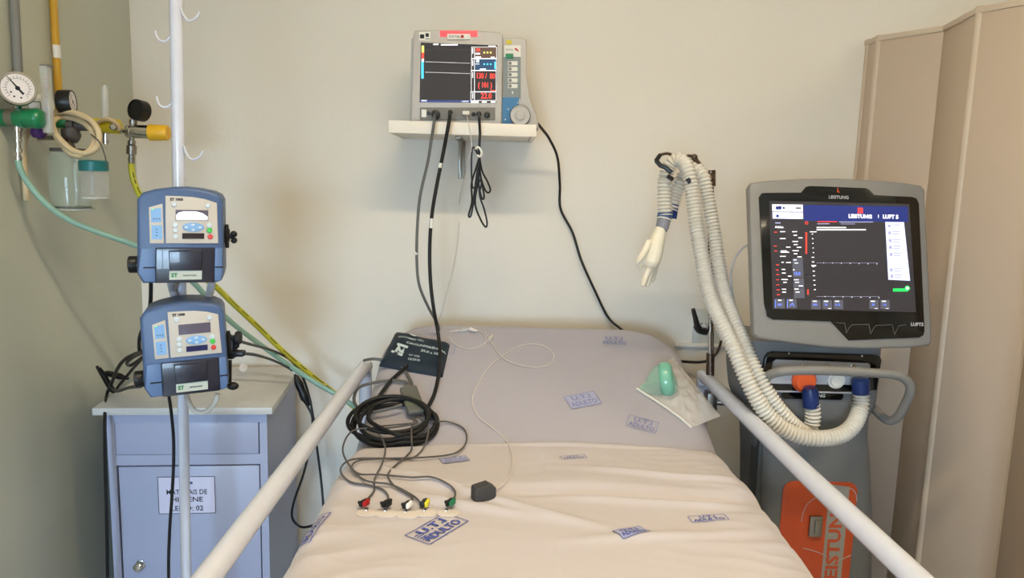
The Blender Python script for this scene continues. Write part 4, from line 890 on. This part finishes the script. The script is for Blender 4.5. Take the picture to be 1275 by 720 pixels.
# orange sticker
st = MB(); sx0, sz0 = vL(966, 720, -.002); sx1, sz1 = vL(1069, 601, -.002)
stk = st.prism([(x+(sx0+sx1)/2, z+sz1-.19) for x, z in rrect(sx1-sx0, .38, .026)], -.002, .004, .0005).build('orange_sticker', 'orange', vb)
gx0, gx1 = vL(1028, 660, -.003)[0], vL(1053, 660, -.003)[0]
MB().prism([(gx0, sz1-.376), (gx1, sz1-.376), (gx1, sz1-.012), (gx0, sz1-.006)], -.0028, 0).build('sticker_band', 'stickgrey', stk)
tx = MB(); letters(tx, 'LEISTUNG', .043, (gx0+gx1)/2, sz1-.163, -.0033, .0014, rot=PI/2, sx=1.27); tx.build('lettering', 'orange', stk, smooth=0)
x, z = vL(1015, 655, -.004)
lt_ = MB().box((x, -.006, z), (.032, .008, .054), .002).box((x+.004, -.011, z), (.016, .005, .036), .001).build('latch', 'steel', stk)
g = MB()
for L_ in ([(1005, 628), (1013, 622), (1022, 618), (1032, 620)], [(1005, 628), (1000, 640), (998, 650)], [(1000, 683), (1018, 688), (1030, 694)], [(1050, 612), (1060, 609), (1066, 616), (1067, 625)], [(1042, 700), (1060, 692)]):
    P = catmull([(vL(x, y, -.004)[0], -.003, vL(x, y, -.004)[1]) for x, y in L_], 6); g.tube(P, .0011, 6)
g.build('tape_crease', 'pouch', stk)
# handle
cable('handle', 'vent', [at(*p) for p in ((950, 496, 1.805), (946, 482, 1.745), (955, 469, 1.705), (972, 463, 1.675), (1000, 461.5, 1.665), (1040, 462, 1.660), (1085, 464.5, 1.665), (1115, 467, 1.670), (1130, 475, 1.675), (1133.5, 487, 1.680), (1128, 502, 1.695), (1118, 519, 1.715), (1108, 524, 1.735), (1098, 519, 1.755), (1086, 507, 1.805), (1078, 500, 1.845))], .0108, parent=vb, seg=14)
MB().box((vL(1082, 505)[0]+.0, .06, vL(1082, 500)[1]), (.03, .05, .05), .008).build('handle_mount', 'vent_s', vb)
# breathing circuit
bc = thing('breathing_circuit', 'white corrugated breathing hoses looping from the ventilator to a support arm', 'breathing circuit', at(1009, 485, 1.72))
def corr(pts, r, pitch, amp, name, m):
    P = catmull([at(*p) for p in pts], 24); L_ = [0]
    for i in range(1, len(P)): L_.append(L_[-1]+(P[i]-P[i-1]).length)
    tot = L_[-1]; n_ = int(tot/pitch)*4; out_ = []; j = 0
    for i in range(n_+1):
        s_ = tot*i/n_
        while j < len(L_)-2 and L_[j+1] < s_: j += 1
        t_ = (s_-L_[j])/max(1e-9, L_[j+1]-L_[j]); out_.append(P[j].lerp(P[j+1], t_))
    R_ = [r+amp*(1, .25, -1, .25)[i % 4] for i in range(n_+1)]
    return MB().tube(out_, R_, 20).build(name, m, bc, world=True, smooth=75)
corr([(828, 268, 1.93), (827.5, 245, 1.935), (829, 220, 1.94), (836, 203, 1.94), (848, 200, 1.93), (857, 213, 1.91), (862, 240, 1.90), (867, 280, 1.88), (875, 325, 1.84), (885, 370, 1.79), (911, 428, 1.71), (932, 477, 1.67), (956, 517, 1.655), (985, 539, 1.65), (1015, 546, 1.65), (1044, 543, 1.66), (1062, 530, 1.68), (1071, 509, 1.71), (1072.5, 488, 1.72)], .0168, .0092, .0029, 'outer_hose', 'hose')
corr([(836, 262, 1.97), (842, 240, 1.975), (852, 218, 1.975), (866, 211, 1.97), (876, 222, 1.95), (882, 250, 1.94), (889, 290, 1.92), (895, 330, 1.89), (903, 370, 1.84), (925, 426, 1.75), (945, 470, 1.705), (967, 506, 1.69), (988, 529, 1.695), (1002, 539, 1.70), (1010, 532, 1.71), (1012, 515, 1.71), (1010.5, 500, 1.71)], .0160, .0092, .0029, 'inner_hose', 'hose')
MB().lathe(at(1010, 506, 1.71), at(1008, 478, 1.705), [(0, .019), (.036, .019), (.048, .014), (.0485, 0)]).build('hose_cuff', 'navy', bc, world=True)
MB().lathe(at(1072, 490, 1.72), at(1071, 468, 1.72), [(0, .020), (.034, .020), (.036, .017), (.0365, 0)]).build('hose_cuff', 'navy', bc, world=True)
wa, wb = at(829, 262, 1.935), at(823, 291, 1.920)
MB().lathe(wa, wb, [(0, .0155), (.002, .0185), (.022, .0195), (.0225, 0)]).build('wye_collar', 'bluecuff', bc, world=True)
d = (wb-wa).normalized(); MB().lathe(wa+d*.0225, wb, [(0, .0195), (.003, .0198), (.0035, 0)]).build('wye_ring', 'white', bc, world=True)
MB().lathe(wa+d*.026, wb, [(0, .0175), (.02, .0165), (.028, .014), (.0285, 0)]).build('wye_outlet', 'wyegrey', bc, world=True)
MB().tube([at(839, 252, 1.970), at(836, 272, 1.970)], .014, 16).build('hose_cuff', 'navy', bc, world=True)
# glove used as a test lung
def glove_mesh():
    mb = MB(); D_ = 1.92
    def A(px, py, o=0): return at(px, py, D_+o)
    mb.ball(A(811.5, 325), .0215); mb.tube(catmull([A(823, 283), A(820, 294), A(817, 304), A(814, 316), A(811, 326)], 6), [.0125+.0105*math.sin(min(1, i/20)*PI/2) for i in range(25)], 14)
    def fin(L_, r0, r1):
        P = catmull([A(*p) for p in L_], 6); n_ = len(P); mb.tube(P, [r0+(r1-r0)*i/(n_-1) for i in range(n_)], 12); mb.ball(P[-1], r1)
    fin([(811, 304), (804, 316), (799, 326), (796.5, 332)], .012, .0085)
    fin([(809, 300, -.01), (803, 312, -.02), (797, 322, -.025), (794, 326, -.02)], .009, .0072)
    fin([(813, 318), (809, 332), (804, 345), (801, 354)], .011, .0072)
    fin([(814, 322, .01), (812, 336, .014), (808, 347, .016), (806, 355, .016)], .0095, .0068)
    fin([(815, 318, .018), (816, 330, .026), (814, 341, .03), (812, 349, .03)], .009, .0066)
    return mb
gl = glove_mesh().build('latex_glove', 'glove'); tag(gl, 'cream latex glove tied as a test lung below the hose wye', 'glove')
m_ = gl.modifiers.new('r', 'REMESH'); m_.mode = 'VOXEL'; m_.voxel_size = .0022; m_.use_smooth_shade = True
m_ = gl.modifiers.new('s', 'SMOOTH'); m_.iterations = 4; m_.factor = .6
# support arm
sa_ = thing('support_arm', 'bronze-coloured jointed metal arm holding the breathing hoses', 'arm', at(883, 460, 2.020))
MB().tube([at(884, 480, 2.020), at(884.5, 440, 2.020)], .0115).build('socket', 'bronze', sa_, world=True)
MB().tube([at(884, 445, 2.020), at(884, 382, 2.020)], .0055).build('lower_post', 'chrome', sa_, world=True)
pst = MB().tube([at(887, 445, 2.030), at(887, 222, 2.030)], .0042).build('upper_post', 'bronze', sa_, world=True)
MB().tube([at(882.5, 445, 2.025), at(882.5, 222, 2.025)], .0026).build('spring_rod', 'bronze', sa_, world=True)
MB().tube([at(884, 414, 2.015), at(884, 403, 2.015)], .0115).build('collar', 'chrome', sa_, world=True)
MB().tube(catmull([at(879, 413, 1.990), at(871, 411, 1.980), at(868, 406, 1.975)], 4), .0105, 12).tube([at(869, 409, 1.975), at(863, 385, 1.960)], [.0085, .0055], 12).build('lock_lever', 'black', sa_, world=True)
MB().tube([at(885, 212, 2.030), at(885.5, 232, 2.030)], .0125).ball(at(884, 222, 2.020), .014).build('joint', 'bronze', sa_, world=True)
MB().tube([at(886, 222, 2.020), at(876, 212, 2.020), at(864, 196.5, 2.020)], .007).tube(catmull([at(865, 196.5, 2.020), at(860, 194.3, 2.020), at(852, 194.8, 2.010), at(845, 195, 2.000)], 4), .0045).ball(at(864.5, 196, 2.020), .009).build('upper_arm', 'bronze', sa_, world=True)
MB().tube([at(845, 195, 2.000), at(830, 191, 1.960), at(821, 193, 1.930)], .004).build('hose_bar', 'bronze', sa_, world=True)
for L_, nme in (([(817, 200, 1.910), (822, 206, 1.905), (829, 209, 1.900), (836, 215, 1.900)], 'hose_clip'), ([(821.5, 193.5, 1.920), (817, 200, 1.910)], 'hose_clip'), ([(831, 219, 1.900), (838, 224, 1.900)], 'hose_clip'), ([(856, 222, 1.890), (859, 228, 1.890)], 'hose_clip')):
    P = [at(*p) for p in L_]; MB().tube(P, [.0058]*len(P), 6).build(nme, 'black', sa_, world=True)
kb = MB(); c0 = at(878.5, 225, 2.010)
kb.cyl(c0, c0+Vector((.012, 0, 0)), .005)
for j in range(4): kb.ball(c0+Vector((0, .007*math.cos(j*PI/2), .007*math.sin(j*PI/2))), .0055)
kb.build('joint_knob', 'black', sa_, world=True)
MB().box(at(884, 500, 2.040), (.03, .05, .06), .005).build('rail_clamp', 'steel', sa_, world=True)
q = at(884, 500, 2.040); MB().tube([q, (q.x+.04, 2.03, q.z-.0), (S[5][0]+vb.location.x+.02, 1.93, q.z-.01)], .009).build('mount_bar', 'steel', sa_, world=True)

# ------------------------------------------------------------------ outlet, cords on the wall right of the bed
wo = thing('wall_outlet', 'white double wall outlet plate behind the support arm', 'outlet', at(880, 407, WY))
x0, z0 = at(863, 428, WY), at(901, 384, WY); w_, h_ = z0.x-x0.x, z0.z-x0.z
MB().box((0, -.004, 0), (w_, .008, h_), .002).build('plate', 'outlet', wo)
g = MB()
for dx in (-.02, -.006, .008): g.cyl((dx, -.008, .012), (dx, -.0086, .012), .0028, seg=10)
g.build('socket_holes', 'ink', wo)
struct(MB().box(at(880, 430, WY-.008), (at(925, 430, WY).x-at(845, 430, WY).x, .016, .012), .002).build('trim_1', 'wall'))
cable('outlet_cord', 'black', [at(*p) for p in ((898, 425, WY-.03), (894, 437, WY-.05), (884, 448, WY-.06), (872, 451, WY-.06), (860, 451, WY-.05), (846, 450, WY-.05))], .0045, 'black cord running from the wall outlet behind the mattress', 'cable')
cable('side_tube', 'ventsil', [at(*p) for p in ((934, 303, 1.81), (924, 310, 1.82), (915, 322, 1.83), (910, 340, 1.84), (911, 358, 1.85), (915, 380, 1.87), (922, 410, 1.85), (930, 430, 1.83))], .0028, 'thin grey tube curving out left of the ventilator display', 'tube')

# ------------------------------------------------------------------ gas pipes and fittings on the left wall
def wx(px, py, off=0): return atx(px, py, LX+off)
a0, a1 = wx(22, 0, .016), wx(24, 100, .016); up_ = (a0-a1)
o = MB().tube([a1-up_*.25, (a0.x, a0.y, CZ-.01)], .0105, 18).build('gas_pipe', 'pipeg'); tag(o, 'grey painted gas pipe down the left wall above the dial gauge', 'pipe')
a0, a1 = wx(70, 0, .016), wx(73, 118, .016)
o = MB().tube([(a1.x, a1.y, a1.z-.04), (a1.x, a1.y, CZ-.01)], .0095, 18).build('gas_pipe', 'pipey'); tag(o, 'yellow gas pipe down the left wall', 'pipe')
pz = wx(72, 65, .016); MB().tube([(a1.x+.0008, a1.y, pz.z-.016), (a1.x+.0008, a1.y, pz.z+.016)], .0098, 18).build('paint_chip', 'white', o, world=True)
fa, fb = wx(64, 130, .0), at(64, 130, 1.9)
def fx(px, py, Y): return at(px, py, Y)
def disc_gauge(name, label, c, n, r, depth, case, facing_dial=True):
    t = thing(name, label, 'gauge', c); n = n.normalized(); mb = MB()
    a_ = -n*depth
    MB().lathe(a_, n, [(0, r*.9), (.003, r), (depth, r), (depth+.002, r*.98), (depth+.002, r*.88), (depth-.001, r*.87), (depth-.0011, 0)], 32).build('case', case, t)
    if facing_dial:
        MB().lathe(n*.0002, n, [(0, r*.86), (.0008, r*.86), (.0009, 0)], 32).build('dial', 'dial', t)
        rt_ = Vector((0, 0, 1)).cross(n).normalized(); u_ = n.cross(rt_); g = MB()
        def pp(x, y, o_=.0016): return rt_*x+u_*y+n*o_
        def ln(x0, y0, x1, y1, w_):
            dx, dy = x1-x0, y1-y0; l_ = math.hypot(dx, dy); q = (-dy/l_*w_, dx/l_*w_); g.add([pp(x0-q[0], y0-q[1]), pp(x1-q[0]*.3, y1-q[1]*.3), pp(x1+q[0]*.3, y1+q[1]*.3), pp(x0+q[0], y0+q[1])], [(0, 1, 2, 3)])
        ln(r*.28, -r*.34, -r*.5, r*.66, r*.07)
        g.add([pp(r*.13*math.cos(i*PI/8), r*.13*math.sin(i*PI/8)) for i in range(16)], [tuple(range(16))])
        for i in range(19):
            a2 = math.radians(225-270*i/18); ln(r*.6*math.cos(a2), r*.6*math.sin(a2), r*(.72 if i % 3 else .78)*math.cos(a2), r*(.72 if i % 3 else .78)*math.sin(a2), r*.014)
        for i in range(24):
            a2 = math.radians(225-270*i/24); a3 = math.radians(225-270*(i+1)/24); ln(r*.58*math.cos(a2), r*.58*math.sin(a2), r*.58*math.cos(a3), r*.58*math.sin(a3), r*.012)
        for x, y in ((-.2, -.5), (.15, -.55), (-.35, -.25)): g.add([pp(r*(x+.06*math.cos(i*PI/5)), r*(y+.05*math.sin(i*PI/5))) for i in range(10)], [tuple(range(10))])
        g.build('needle_and_scale', 'ink', t, smooth=0)
    return t
# oxygen regulator with the big dial
G1 = at(22, 110, 1.74)
rg = thing('oxygen_regulator', 'green oxygen regulator on the left wall under the large dial', 'regulator', at(22, 148, 1.76))
def seg_(parts, root):
    for nme, m, a_, b_, prof in parts: MB().lathe(a_, b_, prof, 24).build(nme, m, root, world=True)
ya = 1.78
c0 = at(-12, 146, ya); ce = at(200, 152, ya)
seg_([('wall_socket', 'ggreen', Vector((LX+.001, c0.y, c0.z)), Vector((0, c0.y, c0.z)), [(0, .020), (.02, .020), (.022, .013), (.05, .013), (.051, 0)]),], rg)
seg_([('hex_nut', 'steel', at(9, 146, ya), ce, [(0, .018), (.003, .021), (.026, .021), (.028, .018), (.0285, 0)]),
      ('valve_body', 'ggreen', at(20, 147, ya), ce, [(0, .015), (.001, .0215), (.022, .0225), (.024, .020), (.026, .0225), (.05, .0235), (.058, .021), (.062, .015), (.0625, 0)]),
      ('gauge_stem', 'chrome', at(22, 138, ya), at(21, 120, ya-.02), [(0, .006), (.008, .006), (.009, .009), (.022, .009), (.023, .006), (.03, .006)]),
      ('outlet_stem', 'chrome', at(22, 157, ya), at(23, 200, ya), [(0, .009), (.012, .009), (.013, .0065), (.028, .0065), (.029, .009), (.036, .009), (.037, .006), (.05, .006), (.051, .0085), (.06, .0085), (.061, .006), (.068, .006), (.07, .008), (.078, .008), (.0785, 0)])], rg)
MB().box(at(1, 146, ya), (.02, .03, .022), .004).build('lock_ring', 'ggreen', rg, world=True)
disc_gauge('pressure_gauge', 'large white dial gauge with a black needle on the green regulator', G1, Vector((.55, -.83, .08)), .0375, .02, 'steel')
# clear flow tube
fm = thing('flowmeter', 'clear upright flow tube with a purple base beside the yellow pipe', 'flowmeter', at(58, 165, 1.80))
A_, B_ = at(58.5, 166, 1.80), at(58.5, 82, 1.80)
MB().box(((A_+B_)/2), (.019, .019, (B_-A_).length), .003).build('flow_tube', 'clear', fm, world=True)
MB().tube([A_+Vector((0, 0, .02)), B_-Vector((0, 0, .004))], .0022, 8).build('tube_core', 'steel', fm, world=True)
MB().box(B_, (.024, .02, .003), .001).build('tube_cap', 'steel', fm, world=True)
MB().lathe(at(48, 160, 1.82), at(48, 180, 1.82), [(0, .016), (.012, .018), (.022, .012), (.0225, 0)]).build('purple_cap', 'purple', fm, world=True)
g = MB()
for i in range(12): p = A_.lerp(B_, .15+.065*i); g.box(p+Vector((.003, -.0098, 0)), (.006, .0004, .0008))
g.build('scale_marks', 'orangeink', fm, world=True)
MB().tube([at(30, 126, 1.80), at(50, 127, 1.80), at(51.5, 140, 1.80)], .0015, 8).build('wire_loop', 'steel', fm, world=True)
# vacuum regulator with side gauge
vr = thing('vacuum_regulator', 'green and grey suction regulator below the black drum gauge', 'regulator', at(85, 155, 1.88))
ce = at(300, 157, 1.88); YV = 1.88
wv = at(70, 152, YV); MB().tube([Vector((LX+.001, YV, wv.z)), wv], .009, 14).build('wall_stub', 'steel', vr, world=True)
MB().lathe(Vector((LX+.001, YV+.03, at(65, 129, YV).z)), Vector((9, YV+.03, at(65, 129, YV).z)), [(0, .024), (.035, .024), (.036, .012), (.0365, 0)]).build('wall_box', 'white', vr, world=True)
seg_([('green_knob', 'ggreen', at(67.5, 152, YV), ce, [(0, .013), (.001, .0145), (.018, .0145), (.03, .013), (.034, .009), (.0345, 0)]),
      ('knob_ring', 'black', at(66, 152, YV), ce, [(0, .013), (.004, .0145), (.006, .0145), (.0061, 0)]),
      ('body', 'fitg', at(84, 156, YV), ce, [(0, .008), (.001, .013), (.018, .013), (.019, .008), (.022, .008), (.023, .0135), (.05, .0135), (.054, .009), (.0545, 0)]),
      ('lower_chamber', 'fitg', at(87, 160, YV), at(92, 185, YV), [(0, .020), (.02, .022), (.03, .016), (.036, .010), (.0365, 0)]),
      ('gauge_stem', 'steel', at(86, 150, YV), at(85, 138, YV), [(0, .008), (.012, .008), (.016, .006), (.0165, 0)])], vr)
disc_gauge('pressure_gauge', 'black drum gauge with its dial turned right, below the yellow pipe', at(90, 127, 1.87), Vector((.93, .18, .05)), .0285, .030, 'black')
# tan tubing
tb = thing('latex_tubing', 'tan latex tubing coiled twice beside the suction jars', 'tubing', at(95, 180, 1.84))
cable('tubing_coil', 'tubeb', [at(*p) for p in ((66, 142, 1.86), (80, 139, 1.86), (100, 143, 1.85), (115, 152, 1.84), (123, 166, 1.83), (121, 182, 1.82), (108, 191, 1.81), (92, 188, 1.81), (78, 177, 1.82), (68, 164, 1.83), (66, 152, 1.85), (76, 146, 1.87), (96, 149, 1.87), (112, 160, 1.85), (118, 174, 1.84), (112, 187, 1.82), (98, 194, 1.81), (84, 188, 1.82), (72, 174, 1.84), (66, 158, 1.86))], .0068, parent=tb, n=8, seg=12)
cable('hanging_end', 'tubeb', [at(*p) for p in ((40, 160, 1.84), (33, 168, 1.83), (29, 185, 1.83), (30, 210, 1.83), (32, 235, 1.83), (33, 250, 1.83))], .0075, parent=tb, seg=12)
# suction jars
def jar(name, label, cx_, top, bot, wpx, Y, lidm, mg, lid=True):
    a_, b_ = at(cx_, top, Y), at(cx_, bot, Y); h_ = a_.z-b_.z; r_ = (at(cx_+wpx/2, bot, Y).x-at(cx_-wpx/2, bot, Y).x)/2; t = thing(name, label, 'jar', (a_.x, Y, b_.z))
    MB().lathe((0, 0, 0), (0, 0, 1), [(0, r_*.86), (.004, r_*.97), (.012, r_), (h_*.82, r_), (h_*.9, r_*.95), (h_, r_*.8), (h_-.001, r_*.76), (h_*.9, r_*.9), (h_*.8, r_-.0025), (.012, r_-.0025), (.008, 0)], 36).build('jar_body', mg, t)
    MB().tube([(r_*.97*math.cos(i*PI/18), r_*.97*math.sin(i*PI/18), .005) for i in range(36)], .0022, 8, True).build('base_ring', 'clear', t)
    return t, h_, r_
t, h_, r_ = jar('suction_jar', 'large empty glass suction jar hanging from the left wall', 86, 187, 263, 50, 1.86, None, 'jarg')
MB().lathe((0, 0, h_-.004), (0, 0, 1), [(0, r_*.84), (.008, r_*.84), (.009, r_*.3), (.02, r_*.25), (.0205, 0)]).build('lid', 'fitg', t)
MB().lathe((0, 0, .0085), (0, 0, 1), [(0, r_*.88), (.003, r_*.88), (.0031, 0)]).build('residue', 'fitg', t)
zt_ = .0
MB().tube([(0, 0, h_+.015), (-.02, .03, h_+.03), (LX-t.location.x, .06, h_+.03)], .006, 10).build('hanger_arm', 'steel', t)
t, h_, r_ = jar('collection_jar', 'small clear collection jar with a teal lid in front of the larger jar', 117, 212, 249, 33, 1.79, None, 'jarc')
MB().lathe((0, 0, h_-.002), (0, 0, 1), [(0, r_*1.02), (.022, r_*1.02), (.025, r_*.9), (.0255, 0)]).build('lid', 'teal', t)
MB().tube([(-.004, 0, h_+.02), (-.004, 0, h_*.35)], .0016, 8).build('dip_tube', 'steel', t)
MB().tube(catmull([(r_*.98, 0, h_-.002), (r_*.9, 0, h_+.03), (r_*.2, .02, h_+.065), (-.03, .05, h_+.085)], 5), .0016, 8).build('lid_strap', 'fitg', t)
# yellow flowmeter
yf = thing('air_flowmeter', 'yellow air flowmeter with a slim clear tube near the corner', 'flowmeter', at(133, 160, 2.0))
Y_ = 2.0
seg_([('body', 'gyel2', at(117, 157, Y_), at(300, 161, Y_), [(0, .014), (.001, .020), (.018, .020), (.03, .017), (.045, .019), (.066, .019), (.07, .012), (.0705, 0)]),
      ('front_knob', 'chrome', at(141, 158, Y_-.018), at(141, 158, Y_-1), [(0, .009), (.010, .009), (.013, .006), (.0135, 0)]),
      ('outlet', 'chrome', at(132, 166, Y_), at(132, 185, Y_), [(0, .009), (.010, .009), (.011, .0105), (.020, .0105), (.0205, .008), (.028, .008), (.0285, 0)]),
      ('flow_tube', 'clear', at(131, 150, Y_), at(130.5, 107, Y_), [(0, .009), (.08, .0085), (.09, .003), (.0905, 0)])], yf)
MB().tube([at(131, 149, Y_), at(130.5, 109, Y_)], .003, 8).build('tube_core', 'white', yf, world=True)
c0 = at(117, 157, Y_); MB().tube([Vector((LX+.001, Y_, c0.z)), c0], .010, 12).build('wall_stub', 'gyel2', yf, world=True)
cable('tubing_collar', 'tubeb', [at(*p) for p in ((118, 156, Y_-.02), (126, 150, Y_-.025), (136, 149, Y_-.025), (146, 155, Y_-.02), (148, 162, Y_-.01))], .005, parent=yf)
# yellow regulator
yr = thing('air_regulator', 'chrome air regulator with a yellow knob in the room corner', 'regulator', at(175, 165, 2.0))
seg_([('body', 'chrome', at(155, 163.5, Y_), at(300, 168, Y_), [(0, .004), (.004, .010), (.006, .016), (.018, .019), (.020, .0165), (.03, .0165), (.031, .0175), (.07, .0175), (.0705, 0)]),
      ('knob', 'gyel', at(186.5, 165, Y_), at(300, 168, Y_), [(0, .016), (.001, .0215), (.02, .0205), (.045, .0195), (.048, .017), (.0485, 0)]),
      ('gauge_stem', 'steel', at(165.5, 158, Y_), at(166, 145, Y_), [(0, .008), (.006, .008), (.007, .010), (.018, .010), (.0185, 0)]),
      ('outlet', 'steel', at(164, 171, Y_), at(163.5, 210, Y_), [(0, .006), (.008, .006), (.009, .010), (.018, .010), (.019, .007), (.022, .0125), (.044, .0125), (.045, .007), (.052, .007), (.053, .0085), (.07, .0075), (.0705, 0)])], yr)
g_ = at(155, 163.5, Y_); MB().tube([at(140, 161, Y_+.0), g_], .006, 12).build('link_pipe', 'chrome', yr, world=True)
disc_gauge('pressure_gauge', 'all-black drum gauge on the chrome regulator', at(169, 136.5, 1.985), Vector((-.35, -.9, .1)), .027, .028, 'black', False)
# hoses
cable('air_hose', 'hosey', [at(*p) for p in ((163.5, 203, 2.0), (164.5, 216, 2.0), (169, 232, 2.0), (178, 250, 1.98), (192, 275, 1.95), (212, 310, 1.95), (240, 338, 1.98), (266, 355, 2.02), (290, 378, 2.08), (320, 406, 2.14), (352, 437, 2.18), (385, 465, 2.2), (412, 486, 2.19), (436, 503, 2.18), (455, 522, 2.16))], .0078, 'yellow hose sloping from the corner regulator down towards the bed', 'hose', seg=12)
hy = bpy.data.objects['air_hose.001'] if 'air_hose.001' in bpy.data.objects else None
if hy is not None:
    P = catmull([at(*p) for p in ((164.5, 216, 2.0), (169, 232, 2.0), (178, 250, 1.98), (192, 275, 1.95), (212, 310, 1.95), (240, 338, 1.98), (266, 355, 2.02), (290, 378, 2.08), (320, 406, 2.14), (352, 437, 2.18), (385, 465, 2.2), (412, 486, 2.19), (436, 503, 2.18))], 8); g = MB()
    for i in range(1, len(P)-1):
        if i % 9 in (1, 2, 3, 4, 6, 7):
            q = [p+((EYE-p).normalized()*.0072+Vector((.002, 0, .0026))) for p in (P[i-1], P[i])]; g.tube(q, .0011, 6)
    g.build('hose_print', 'ink', hy, world=True)['kind'] = 'stuff'
cable('oxygen_hose', 'hoseg', [at(*p) for p in ((22.5, 195, ya), (25, 210, 1.78), (38, 232, 1.79), (62, 258, 1.80), (92, 277, 1.82), (130, 292, 1.84), (180, 310, 1.88), (215, 330, 1.92), (243, 354, 1.96), (262, 376, 2.0), (290, 403, 2.05), (325, 430, 2.1), (360, 455, 2.14), (395, 478, 2.16), (425, 495, 2.16), (450, 512, 2.14))], .0072, 'pale green hose sloping from the oxygen regulator across the left wall', 'hose', seg=12)

# ------------------------------------------------------------------ cords around the cabinet
cable('pump_cord', 'black', [at(*p) for p in ((210, 492, 1.56), (213, 512, 1.58), (216, 545, 1.60), (216, 580, 1.60), (214, 620, 1.60), (211, 665, 1.60), (210, 720, 1.60), (214, 800, 1.62))], .0036, 'black pump cord hanging in front of the cabinet door', n=6)
cable('pump_cord', 'black', [at(*p) for p in ((188, 350, 1.62), (187, 380, 1.66), (182, 400, 1.68), (174, 420, 1.70), (174, 437, 1.75), (178, 438, 1.72), (168, 441, 1.8), (155, 448, 1.85), (146, 460, 1.9), (138, 480, 2.0), (133, 492, 2.02), (130.5, 520, 1.9), (131, 580, 1.88), (133, 650, 1.86), (134, 720, 1.86), (135, 800, 1.86)) ], .0045, 'black pump cord falling down left of the cabinet')
cable('pump_cord', 'black', [at(*p) for p in ((178, 439, 1.7), (166, 445, 1.8), (158, 452, 1.85), (163, 455, 1.9), (178, 445, 1.85), (165, 460, 1.95), (150, 478, 2.0), (140, 488, 2.02), (128, 470, 2.0), (121, 457, 1.95))], .004, 'black cord looped on the left end of the cabinet top')
cable('pump_cord', 'black', [at(*p) for p in ((175, 481, 1.62), (160, 483, 1.8), (145, 487, 1.95), (137, 478, 2.0), (130, 466, 1.98), (124, 459, 1.96))], .0045, 'black cord from the lower pump knob to the corner')
pl = thing('cord_plug', 'black inline plug at the left end of the cabinet top', 'plug', at(150, 470, 2.0))
MB().lathe(at(130, 464, 2.0), at(166, 473, 1.98), [(0, .004), (.01, .008), (.05, .009), (.06, .006), (.075, .004), (.0755, 0)], 12).build('plug_body', 'black', pl, world=True)
cable('power_cable', 'black', [at(*p) for p in ((289, 421, 1.62), (305, 427, 1.75), (328, 433, 1.95), (345, 439, 2.12), (362, 449, 2.22), (375, 466, 2.26), (384, 490, 2.27), (390, 520, 2.27), (395, 560, 2.27), (400, 600, 2.27), (403, 640, 2.26), (404, 700, 2.26))], .0038, 'black power cord arching right of the lower pump over the cabinet', seg=8)
c2 = cable('power_cable', 'black', [at(*p) for p in ((298, 440, 1.62), (318, 442, 1.75), (338, 448, 1.95), (355, 456, 2.1), (365, 463, 2.18), (371, 476, 2.2), (376, 490, 2.2), (383, 506, 2.2), (389, 522, 2.2), (386, 555, 2.2), (378, 590, 2.2), (366, 625, 2.2), (364, 645, 2.2), (374, 656, 2.2), (388, 655, 2.18), (402, 648, 2.16))], .0038, 'black power cord with an inline plug right of the cabinet', seg=8)
MB().lathe(at(368, 468, 2.195), at(385, 508, 2.19), [(0, .006), (.02, .012), (.03, .013), (.05, .0115), (.06, .0135), (.075, .0135), (.085, .009), (.10, .006), (.1005, 0)], 14).build('inline_plug', 'black', c2, world=True)
MB().tube([at(363, 461, 2.17), at(367, 465, 2.18)], .0048, 8).build('cord_tag', 'white', c2, world=True)
cable('thin_cord', 'graycable', [at(*p) for p in ((341, 520, 2.25), (347, 560, 2.3), (356, 600, 2.34), (361, 625, 2.35), (358, 645, 2.35), (347, 658, 2.34), (336, 655, 2.33), (330, 650, 2.3))], .0025, 'thin grey cord looped on the wall behind the cabinet side')
t = thing('drip_clip', 'small white roller clip lying behind the lower pump', 'clip', at(303, 458, 2.3))
MB().lathe(at(303, 458, 2.25), at(303, 459, 1), [(0, .012), (.01, .012), (.011, .005), (.016, .005), (.0165, 0)], 16).build('roller', 'whitecable', t, world=True)
